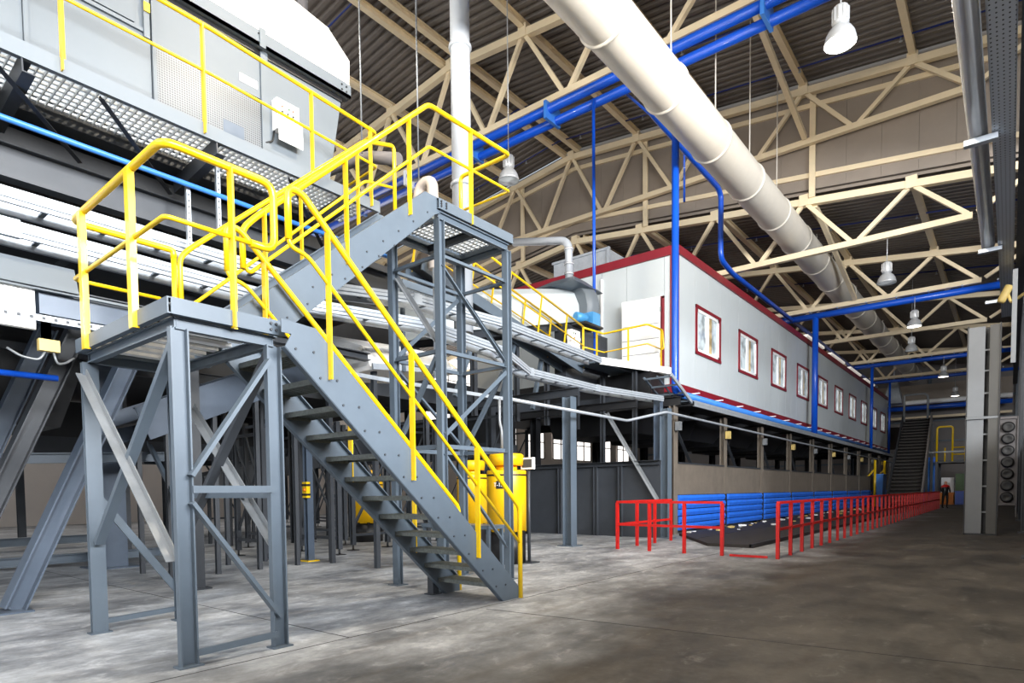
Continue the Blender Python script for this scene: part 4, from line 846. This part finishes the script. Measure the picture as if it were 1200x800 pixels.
solo('cross_girder', MB().beam((-11.5, 12.3, 3.62), (-7.9, 12.3, 3.62), .14, .2, 'I', t=.015), 'steel_dark', 'dark crosswise girder below the kinked cable trays', 'girder')
solo('cross_girder', MB().beam((-11.5, 14.6, 3.55), (-7.6, 14.6, 3.55), .14, .2, 'I', t=.015), 'steel_black', 'dark crosswise girder just before the bunker end wall', 'girder')
solo('drain_pipe', MB().tube([(-7.51, 8.95, 3.06), (-7.51, 8.95, 2.6), (-7.46, 8.95, 2.45), (-7.46, 8.95, 2.1)], .028, 8, .1), 'steel_pale', 'thin white pipe hanging above the large yellow drum', 'pipe')

# ================================================================== PIPES AND DUCTS
dk = thing('ventilation_duct', 'large white round ventilation duct running the length of the hall', 'duct', (-6.6, 30, 10.2))
ys = [-9 + 2.9 * k for k in range(26)]
for a, b in zip(ys, ys[1:]):
    if a > 63: break
    part('duct_section', MB().tube([(-6.62, a + .02, 10.9), (-6.62, b - .02, 10.9)], .55, 28, cap=False), 'duct_white', dk)
    part('joint_ring', MB().lathe([(.55, -.05), (.585, -.03), (.585, .03), (.55, .05)], (-6.62, b, 10.9), 28, (0, 1, 0), cap=False), 'duct_white', dk)
    part('hanger_rod', MB().tube([(-6.62, b + .3, 11.4), (-6.62, b + .3, zh(-6.62) + .2 if b < YS - .5 else zl(-6.62) + .2)], .02, 6), 'duct_white', dk)
# twin pipes under the second truss
tp = thing('twin_pipes', 'pair of blue pipes hung under the bottom chord of the truss', 'pipe', (-12, 16.8, 13.2))
part('upper_pipe', MB().tube([(-30, 16.6, 13.5), (.3, 16.6, 13.5)], .14, 12), 'blue', tp); part('lower_pipe', MB().tube([(-30, 17.0, 13.3), (.3, 17.0, 13.3)], .14, 12), 'blue', tp)
for k in range(9): part('pipe_clamp', MB().box(-28.5 + k * 3.34, -28.4 + k * 3.34, 16.4, 17.2, 13.15, 13.7), 'blue_light' if k % 3 else 'white', tp)
def pipe(label, pts, r, m='blue', fil=.25, n=10, name='supply_pipe'): return solo(name, MB().tube(pts, r, n, fil), m, label, 'pipe')
pipe('blue riser pipe standing at the cabin corner', [(-7.62, 17.0, 13.25), (-7.62, 17.0, 4.17), (-7.7, 17.74, 4.17)], .105, 'blue_light' if False else 'blue', .15)
pipe('blue pipe beside the white duct dropping onto the twin pipes', [(-8.2, 4, 13.0), (-8.2, 15.9, 13.0), (-8.2, 15.9, 12.5), (-8.2, 16.55, 12.9)], .11, 'blue', .4)
pipe('blue branch pipe running from the twin pipes over the cabin roof', [(-8.6, 17.0, 13.2), (-8.6, 17.3, 12.6), (-8.6, 22.9, 12.4), (-8.6, 23.2, 12.2), (-8.6, 23.2, 9.9), (-8.6, 24.5, 9.7), (-8.6, 58, 9.5)], .1, 'blue', .35)
pipe('thin blue drop pipe in front of the conveyor cover', [(-10.2, 16.8, 13.3), (-10.2, 16.8, 5.2)], .05, 'blue', 0, 8)
pipe('short thin blue drop pipe beside the riser', [(-9.3, 17.1, 13.3), (-9.3, 21.5, 13.6), (-9.3, 21.5, 11.6)], .04, 'blue', .1, 6)
for k, (y, l) in enumerate([(12.8, 'thin dark blue sprinkler line below the roof sheets, nearest'), (20.6, 'thin dark blue sprinkler line below the roof sheets between the high trusses'), (23.6, 'thin dark blue sprinkler line just before the step wall truss'), (28.6, 'thin dark blue sprinkler line between the first two low trusses'), (36.6, 'thin dark blue sprinkler line between the second and third low trusses')]):
    f = zh if y < YS else zl
    t = thing('sprinkler_line', l, 'pipe', (APEX, y, f(APEX)), 'sprinkler lines')
    for a, b in ((-32, APEX), (APEX, .2)): part('line', MB().tube([(a, y, f(a) + .28), (b, y, f(b) + .28)], .028, 6), 'navy', t)
    for x in range(-30, 0, 3): part('sprinkler_head', MB().lathe([(.025, 0), (.03, -.1), (.06, -.12)], (x, y, f(x) + .25), 6), 'galvanised', t)
pipe('thick light grey vent pipe rising past the upper platform to the roof', [(-8.92, 9.5, 4.6), (-8.92, 9.5, 17.0)], .2, 'pipe_grey', 0, 16, 'vent_pipe')
for z, l in ((7.6, 'lower clamp ring on the thick vent pipe'), (10.35, 'upper clamp ring on the thick vent pipe')): solo('pipe_clamp', MB().lathe([(.2, -.04), (.235, -.03), (.235, .03), (.2, .04)], (-8.92, 9.5, z), 16, cap=False), 'pipe_grey', l, 'clamp')
pipe('ribbed grey elbow pipe beside the upper platform', [(-9.57, 9.3, 6.0), (-9.57, 9.3, 7.85), (-9.95, 9.3, 7.85), (-10.05, 9.3, 7.4)], .12, 'wall_pale', .3, 12, 'vent_elbow')
pipe('brown-grey pipe crossing behind the platform rail', [(-13.4, 8.8, 17.0), (-13.4, 8.8, 8.9), (-11.4, 9, 8.82), (-10.3, 9, 8.4)], .13, 'wall_grey', .3, 12, 'vent_pipe')
# hanging cables
for k, (x, y, z, l) in enumerate([(-11.0, 8.6, 8.6, 'thin hanging wire left of the upper platform rail'), (-10.1, 9.4, 7.9, 'thin hanging wire right of the machine hood')]):
    solo('hanging_wire', MB().tube([(x, y, z), (x, y, zh(x) + .2)], .018 if k < 2 else .03, 5), 'duct_white' if k == 2 else 'steel_pale', l, 'wire')

# --- blue portal frames
for k, (y, l) in enumerate([(32.9, 'nearest blue portal beam and post in front of the cabin'), (48.75, 'second blue portal beam and post in front of the cabin'), (56.8, 'third blue portal beam and post at the far end of the cabin')]):
    t = thing('blue_portal', l, 'steel frame', (-7.55, y, 3.9), 'blue portal frames')
    part('cross_beam', MB().tube([(-9.4, y + .12, 9.68), (.3, y + .12, 9.68)], (.15, .14, .12)[k], 12), 'blue', t)
    part('post', MB().tube([(-7.55, y + .12, 4.0), (-7.55, y + .12, 9.6)], (.14, .1, .08)[k], 12), 'blue', t)
    for q in range(8): part('clip', MB().box(-9.0 + q * 1.2, -8.94 + q * 1.2, y - .12, y + .3, 9.84, 9.9), 'galvanised', t)

# ================================================================== LAMPS
def lamp(x, y, z, ztop, label, lit=0, s=1.0, kind='SPOT'):
    t = thing('high_bay_lamp', label, 'lamp', (x, y, z), 'high bay lamps')
    part('suspension_rod', MB().tube([(x, y, z + .7 * s), (x, y, ztop)], .015, 6), 'lamp_grey', t)
    hs = MB().lathe([(.06, .74), (.13, .7), (.15, .66), (.15, .38), (.12, .34)], (x, y, z), 16)
    for k in range(12): a = k * .5236; hs.beam((x + .15 * math.cos(a), y + .15 * math.sin(a), z + .4), (x + .15 * math.cos(a), y + .15 * math.sin(a), z + .66), .02, .03)
    part('ballast_housing', hs, 'lamp_grey', t)
    part('reflector', MB().lathe([(.12, .34), (.2, .27), (.26, .17), (.29, .05), (.30, 0), (.28, 0), (.27, .05), (.24, .16), (.18, .25), (.1, .31)], (x, y, z), 24, cap=False), 'lamp_grey', t)
    part('lens', MB().lathe([(.275, .02), (.15, .0), (.001, -.01)], (x, y, z), 20, cap=False), 'lamp_lit' if lit else 'lens', t)
    part('bulb', MB().lathe([(.001, .05), (.06, .08), (.09, .16), (.06, .26), (.03, .3)], (x, y, z), 12, cap=False), 'white', t)
    if lit:
        l = bpy.data.lights.new('lamp_light', kind); l.energy = lit; l.color = (1, .88, .70); 
        if kind == 'SPOT': l.spot_size = 2.6; l.spot_blend = .6
        l.shadow_soft_size = .25
        o = bpy.data.objects.new('lamp_light', l); col.objects.link(o); o.parent = t; o.location = (0, 0, -.05)
lamp(-2.81, 14.0, 10.12, zh(-2.8) + .2, 'bright high bay lamp high up at the top right', 1100, kind='POINT')
lamp(-11.31, 14.0, 10.14, zh(-11.3) + .2, 'unlit high bay lamp above the rail of the upper platform', 0)
lamp(-3.47, 25.0, 8.35, 9.95, 'unlit glassy high bay lamp under the first low-roof truss', 0)
lamp(-3.45, 32.7, 8.4, 9.7, 'lit high bay lamp below the nearest blue cross beam', 120)
lamp(-4.15, 38.3, 8.4, zl(-4.15) + .45, 'unlit high bay lamp between the first two blue frames', 0)
lamp(-3.5, 48.7, 8.4, 9.7, 'lit high bay lamp below the second blue cross beam', 120)
lamp(-3.5, 59.5, 8.4, zl(-3.5) + .45, 'lit high bay lamp farthest along the aisle', 120)

# lamps added out of view to brighten the roof trusses; they shine all round
lamp(-2.81, 6.0, 10.12, zh(-2.8) + .2, 'added unseen high bay lamp directly above the camera', 1900, kind='POINT')
lamp(-2.81, -2.0, 10.12, zh(-2.8) + .2, 'added unseen high bay lamp behind the camera on the right', 1500, kind='POINT')
lamp(-11.31, 6.0, 10.9, zh(-11.3) + .2, 'added unseen high bay lamp above the machine hood end', 900, kind='POINT')

# ================================================================== RED RAILS AND FLOOR CONVEYOR
def red_rail(label, pts, step, loc):
    t = thing('red_railing', label, 'railing', loc, 'red floor railings'); first = None
    for a, b in zip(pts, pts[1:]):
        a = V(a); b = V(b); d = (b - a).normalized()
        part('top_rail', MB().beam(a + V((0, 0, 1.045)), b + V((0, 0, 1.045)), .06, .05), 'red', t); part('mid_rail', MB().beam(a + V((0, 0, .55)), b + V((0, 0, .55)), .04, .05), 'red', t)
        n = max(1, round((b - a).length / step))
        for k in range(n + (b == V(pts[-1]))):
            p = a.lerp(b, k / n)
            if first is None: first = part('post', MB().box(p.x - .03, p.x + .03, p.y - .03, p.y + .03, 0, 1.03), 'red', t); p0 = p
            else: clone(first, p - p0)
    return t
red_rail('short U-shaped red railing standing left of the blue flaps', [(-6.78, 14.9, 0), (-6.78, 12.12, 0), (-4.38, 11.97, 0)], .95, (-5.6, 12.5, 0))
red_rail('long red railing running down the aisle beside the floor conveyor', [(-3.33, 11.95, 0), (-3.4, 46.2, 0)], .86, (-3.36, 29, 0))
solo('dropped_bar', MB().beam((-4.2, 11.9, .03), (-3.5, 11.9, .03), .05, .04), 'red', 'loose red bar lying on the floor between the two railings', 'bar')
fc = thing('floor_conveyor', 'dark flat floor conveyor between the red railing and the blue flaps', 'conveyor', (-5.9, 30, 0))
part('pan', MB().prism([(-5.4, 13.85), (-4.42, 13.85), (-4.42, 46.5), (-7.3, 46.5), (-7.3, 16.6)], 'z', 0, .07), 'belt', fc); part('side_strip', B(-4.46, -4.38, 13.85, 46.5, 0, .09), 'steel_black', fc); part('seam', B(-6.2, -6.17, 15.1, 46.5, .07, .075), 'steel_black', fc)
for k in range(46):
    y = 17.0 + k * .55 + random.uniform(-.2, .2); x = -7.22 + random.uniform(0, .45); s = random.uniform(.05, .15)
    if k % 5 == 4: x -= -.6
    z = .07
    m_ = MB(); n = 6
    vs = [(x + s * math.cos(6.283 * i / n) * random.uniform(.6, 1.2), y + s * math.sin(6.283 * i / n) * random.uniform(.6, 1.3), z) for i in range(n)]
    top = [(a + random.uniform(-.02, .02), b + random.uniform(-.02, .02), z + s * random.uniform(.2, .5)) for a, b, c in vs]
    m_.add(vs + top, [tuple(range(n - 1, -1, -1)), tuple(range(n, 2 * n))] + [(i, (i + 1) % n, n + (i + 1) % n, n + i) for i in range(n)])
    solo('paper_scrap', m_, ['scrap', 'white', 'mustard'][k % 3], 'small crumpled scrap lying on the floor conveyor below the blue flaps', 'scrap', 'scraps on the floor conveyor')

# ================================================================== FAR END
ic = thing('chain_conveyor', 'steep dark slatted conveyor climbing at the far end of the aisle', 'conveyor', (-5.5, 50, 0))
a, b = V((-5.05, 44.2, .25)), V((-5.6, 56, 6.45))
for x, m_ in ((-.9, 'steel_dark'), (.9, 'wall_grey')): part('side_plate', MB().beam((a.x + x, a.y, a.z + .15), (b.x + x, b.y, b.z + .15), .1, .7), m_, ic)
part('carrier', MB().beam(a, b, 1.7, .2), 'black', ic)
sl = None
for k in range(26):
    c = a.lerp(b, (k + .5) / 26) + V((0, -.06, .12)); part('slat', MB().beam(c - V((.85, 0, 0)), c + V((.85, 0, 0)), .06, .1), 'belt', ic)
part('top_hoop', MB().tube([(-6.4, 55.5, 6.3), (-6.4, 55.5, 8.1), (-6.4, 55.5, 8.3), (-4.9, 55.5, 8.3), (-4.9, 55.5, 6.4)], .08, 8, .35), 'steel_pale', ic)
for y, z in ((48, 2.1), (52, 4.2), (55.5, 6)): 
    for x in (-6.1, -4.6): part('leg', MB().beam((x, y, 0), (x, y, z), .16, .16), 'steel_dark', ic)
incl_conv('small dark inclined conveyor beyond the cabin end', -8.6, -7.4, 60.5, 4.5, 64, 6.6, 'steel_dark')
yp = thing('service_platform', 'steel platform with yellow rails at the far end of the aisle', 'platform', (-3.4, 56, 0))
part('deck', B(-4.4, -1.0, 55.5, 58.5, 3.1, 3.25), 'steel_dark', yp); part('edge_bar', B(-5.2, -1.0, 55.3, 55.4, 3.85, 3.95), 'steel_pale', yp)
for x in (-4.3, -1.2): 
    for y in (55.6, 58.3): part('leg', B(x - .08, x + .08, y - .08, y + .08, 0, 3.1), 'steel_dark', yp)
part('frame', MB().tube([(-4.3, 55.5, 3.2), (-4.3, 55.5, 5.75), (-3.35, 55.5, 5.75), (-3.35, 55.5, 3.2)], .07, 8, .2), 'yellow', yp)
for z in (3.7, 4.2): part('rail', MB().tube([(-3.3, 55.5, z), (-1.0, 55.5, z)], .05, 6), 'yellow', yp)
for x in (-3.8, -2.6, -1.9, -1.2): part('post', MB().tube([(x, 55.5, 3.2), (x, 55.5, 4.2)], .05, 6), 'yellow', yp)
bx = thing('baler', 'blue baler body between the conveyor and the far platform', 'machine', (-4.7, 57.5, 0)); part('body', B(-5.2, -4.5, 57, 58, 0, 3.6), 'blue_flap', bx); part('pipe_bank', MB().tube([(-4.9, 56.9, 0), (-4.9, 56.9, 3.4)], .12, 8).tube([(-4.65, 56.9, 0), (-4.65, 56.9, 3.2)], .12, 8), 'blue_light', bx); part('cap', B(-5.25, -4.45, 56.95, 58.05, 3.6, 3.7), 'steel_pale', bx)
cbn = thing('white_cabinet', 'pale electrical cabinet with a notice behind the far person', 'cabinet', (-3.75, 58, 0)); part('body', B(-4.15, -3.35, 57.8, 58.4, .9, 2.05), 'white', cbn); part('stand', B(-4.1, -3.4, 57.85, 58.35, 0, .9), 'steel_dark', cbn); part('notice', B(-3.9, -3.6, 57.79, 57.8, 1.35, 1.65), 'scrap', cbn)
for (x0, x1, z0, z1, m_, l) in ((-4.2, -3.3, .2, .9, 'orange', 'orange container on the floor at the far end of the aisle'), (-3.2, -2.0, 0, 1.0, 'blue', 'blue container on the floor at the far end of the aisle'), (-3.2, -2.0, 1.05, 2.3, 'green', 'dark green container stacked at the far end of the aisle')):
    t = thing('container', l, 'container', ((x0 + x1) / 2, 57, z0)); part('body', B(x0, x1, 56.8, 57.7, z0 * 0 if m_ == 'orange' else z0, z1), m_, t); part('rim', B(x0 - .03, x1 + .03, 56.77, 57.73, z1 - .06, z1 + .01), m_, t)
    for k in range(3): part('rib', B(x0 + (x1 - x0) * (k + 1) / 4 - .03, x0 + (x1 - x0) * (k + 1) / 4 + .03, 56.76, 56.8, z0 + .05, z1 - .08), m_, t)
bb = thing('back_beam', 'blue and white pipe bundle along the far end wall', 'pipe', (-5, 64, 8.2)); part('pipe', MB().tube([(-12, 64, 8.2), (0, 64, 8.2)], .2, 8), 'blue', bb); part('pipe', MB().tube([(-12, 64.2, 8.7), (0, 64.2, 8.7)], .2, 8), 'white', bb); part('lower_chord', MB().beam((-12, 64.5, 7.4), (0, 64.5, 7.4), .2, .2), 'beige', bb)
solo('transfer_hood', MB().box(-7.95, -7.85, 61.7, 61.8, 10.1, 12.45).hexa([(-8.6, 61, 8.4), (-7.2, 61, 8.4), (-7.2, 62.5, 8.4), (-8.6, 62.5, 8.4), (-8.2, 61.3, 10.2), (-7.6, 61.3, 10.2), (-7.6, 62.2, 10.2), (-8.2, 62.2, 10.2)]), 'galvanised', 'galvanised tapered hood beyond the far end of the cabin', 'hood')
for k, (x, y, h, m_) in enumerate(((-7.2, 48.3, 3.2, 'yellow'), (-6.9, 50.2, 3.2, 'yellow'))): solo('guard_post', MB().tube([(x, y, 0), (x, y, h)], .08, 8).beam((x, y, h - .6), (x - .8, y, h - 1.6), .1, .1), m_, ['yellow guard post left of the steep conveyor', 'second yellow guard post nearer the steep conveyor'][k], 'post')
bt_ = thing('blue_bin', 'light blue bin left of the foot of the steep conveyor', 'container', (-7.2, 49.2, 0)); part('body', MB().hexa([(-7.25, 48.6, 0), (-6.8, 48.6, 0), (-6.8, 49.8, 0), (-7.25, 49.8, 0), (-7.3, 48.4, 2.2), (-6.72, 48.4, 2.2), (-6.72, 50, 2.2), (-7.3, 50, 2.2)]), 'blue_light', bt_); part('rim', B(-7.32, -6.7, 48.35, 50.05, 2.15, 2.25), 'blue_light', bt_)

# person in dark work clothes, one continuous skinned figure
def person(x, y):
    J = [(0, 0, .92), (0, .01, 1.12), (0, .0, 1.36), (0, 0, 1.46), (0, -.03, 1.58), (0, -.02, 1.68),
         (.1, 0, .88), (.11, -.03, .48), (.11, .02, .08), (.11, -.12, .04), (-.1, 0, .88), (-.12, .02, .48), (-.13, .06, .08), (-.13, -.08, .04),
         (.19, 0, 1.38), (.24, -.04, 1.1), (.16, -.2, .98), (-.19, 0, 1.38), (-.25, -.03, 1.1), (-.2, -.18, .95)]
    E = [(0, 1), (1, 2), (2, 3), (3, 4), (4, 5), (0, 6), (6, 7), (7, 8), (8, 9), (0, 10), (10, 11), (11, 12), (12, 13), (2, 14), (14, 15), (15, 16), (2, 17), (17, 18), (18, 19)]
    Rr = [.15, .15, .17, .065, .1, .08, .1, .075, .055, .045, .1, .075, .055, .045, .075, .06, .045, .075, .06, .045]
    me = bpy.data.meshes.new('person'); me.from_pydata(J, E, []); o = bpy.data.objects.new('person', me); col.objects.link(o)
    md = o.modifiers.new('skin', 'SKIN'); o.modifiers.new('sub', 'SUBSURF').levels = 1
    for v, r in zip(me.skin_vertices[0].data, Rr): v.radius = (r, r * .8)
    me.skin_vertices[0].data[0].use_root = True
    dg = bpy.context.evaluated_depsgraph_get(); m2 = bpy.data.meshes.new_from_object(o.evaluated_get(dg)); o.modifiers.clear(); o.data = m2; o.name = 'person'
    for k in ('black', 'red', 'skin', 'steel_black'): m2.materials.append(M[k])
    for p in m2.polygons:
        c = p.center; p.use_smooth = True
        p.material_index = 2 if c.z > 1.47 and c.z < 1.66 and c.y < -.04 else 3 if c.z > 1.47 else 1 if c.z > 1.3 else 0
    o.location = (x, y, 0); o.rotation_euler.z = .6; o['label'] = 'person in dark work clothes with red shoulders standing at the far end of the railing'; o['category'] = 'person'
person(-3.12, 46.5)

# ================================================================== RIGHT SIDE
pv = thing('white_pylon', 'tall free-standing white pylon of two panels with a dark slot', 'pylon', (-.63, 21.2, 0))
for z0, z1 in ((.04, 3.12), (3.2, 5.6)):
    part('panel', B(-.96, -.6, 21.0, 21.04, z0, z1), 'pylon_light', pv); part('panel', B(-.5, -.29, 20.95, 20.99, z0, z1), 'pylon_dark', pv)
part('frame', MB().box(-.99, -.96, 20.98, 21.5, 0, 5.64).box(-.29, -.26, 20.93, 21.5, 0, 5.64).box(-.99, -.26, 20.98, 21.5, 0, .04).box(-.99, -.26, 21.46, 21.5, 0, 5.64), 'black', pv)
for z in (.6, 1.3, 2.0, 2.7, 3.16, 3.8, 4.4, 4.95): part('tie', B(-.62, -.48, 21.02, 21.06, z, z + .04), 'pylon_light', pv)
part('core', B(-.7, -.4, 21.3, 21.44, .04, 5.6), 'steel_black', pv)
part('joint_band', B(-.97, -.28, 20.94, 21.03, 3.13, 3.19), 'pylon_light', pv)
solo('silver_duct', MB().tube([(-.6, -4, 7.82), (-.6, 21.3, 7.82)], .15, 16), 'aluminium', 'shiny silver pipe running overhead along the right side', 'pipe')
pt = thing('perforated_tray', 'perforated grey cable tray running overhead along the column line', 'cable tray', (-.1, 12, 7.7))
part('bottom', B(-.38, -.06, -4, 30, 7.68, 7.69), 'perf_tray', pt); part('side', B(-.39, -.375, -4, 30, 7.68, 7.78), 'galvanised', pt); part('side', B(-.065, -.05, -4, 30, 7.68, 7.78), 'galvanised', pt)
solo('runway_girder', MB().beam((.1, -6, 7.95), (.1, 50, 7.95), .22, .5, 'I', t=.03), 'steel_dark', 'dark longitudinal girder along the right-hand column line', 'girder')
for k, y in enumerate((7.6, 14.4, 21.1, 27.0)): solo('tray_bracket', B(-.8, -.3, y - .07, y + .07, 7.56, 7.66), 'galvanised', ['near galvanised bracket below silver pipe and tray', 'second galvanised bracket below silver pipe and tray', 'third galvanised bracket below silver pipe and tray', 'last galvanised bracket below silver pipe and tray'][k], 'bracket')
fr_ = thing('fan_rack', 'rack of round black fans behind the white pylon', 'fan rack', (-.2, 34, 0))
part('frame', MB().box(-.42, .2, 34, 34.1, .5, .6).box(-.42, .2, 34, 34.1, 4.2, 4.3).box(-.44, -.4, 34, 34.1, 0, 4.3).box(.18, .22, 34, 34.1, 0, 4.3).box(-.4, .2, 34.1, 34.14, .5, 4.3), 'wall_grey', fr_)
for k in range(7): part('fan', MB().lathe([(.22, 0), (.23, .06), (.16, .08), (.05, .04)], (-.12, 34, .85 + k * .5), 16, (0, -1, 0)), 'black', fr_)
cam2 = thing('security_camera', 'beige bullet camera on a bracket at the right column', 'camera', (-.2, 24, 6.8)); part('body', MB().lathe([(.09, 0), (.11, .06), (.11, .5), (.08, .52)], (-.35, 24, 6.85), 12, (.45, 0, 1)), 'mustard', cam2); part('bracket', MB().tube([(-.18, 24, 7.1), (-.1, 24, 6.8), (.3, 23.0, 6.85)], .04, 8, .1), 'mustard', cam2)
solo('wall_strip', B(-.06, .04, 20.0, 20.1, 4.4, 6.7), 'pylon_light', 'white vertical strip on the right-hand column line', 'strip')
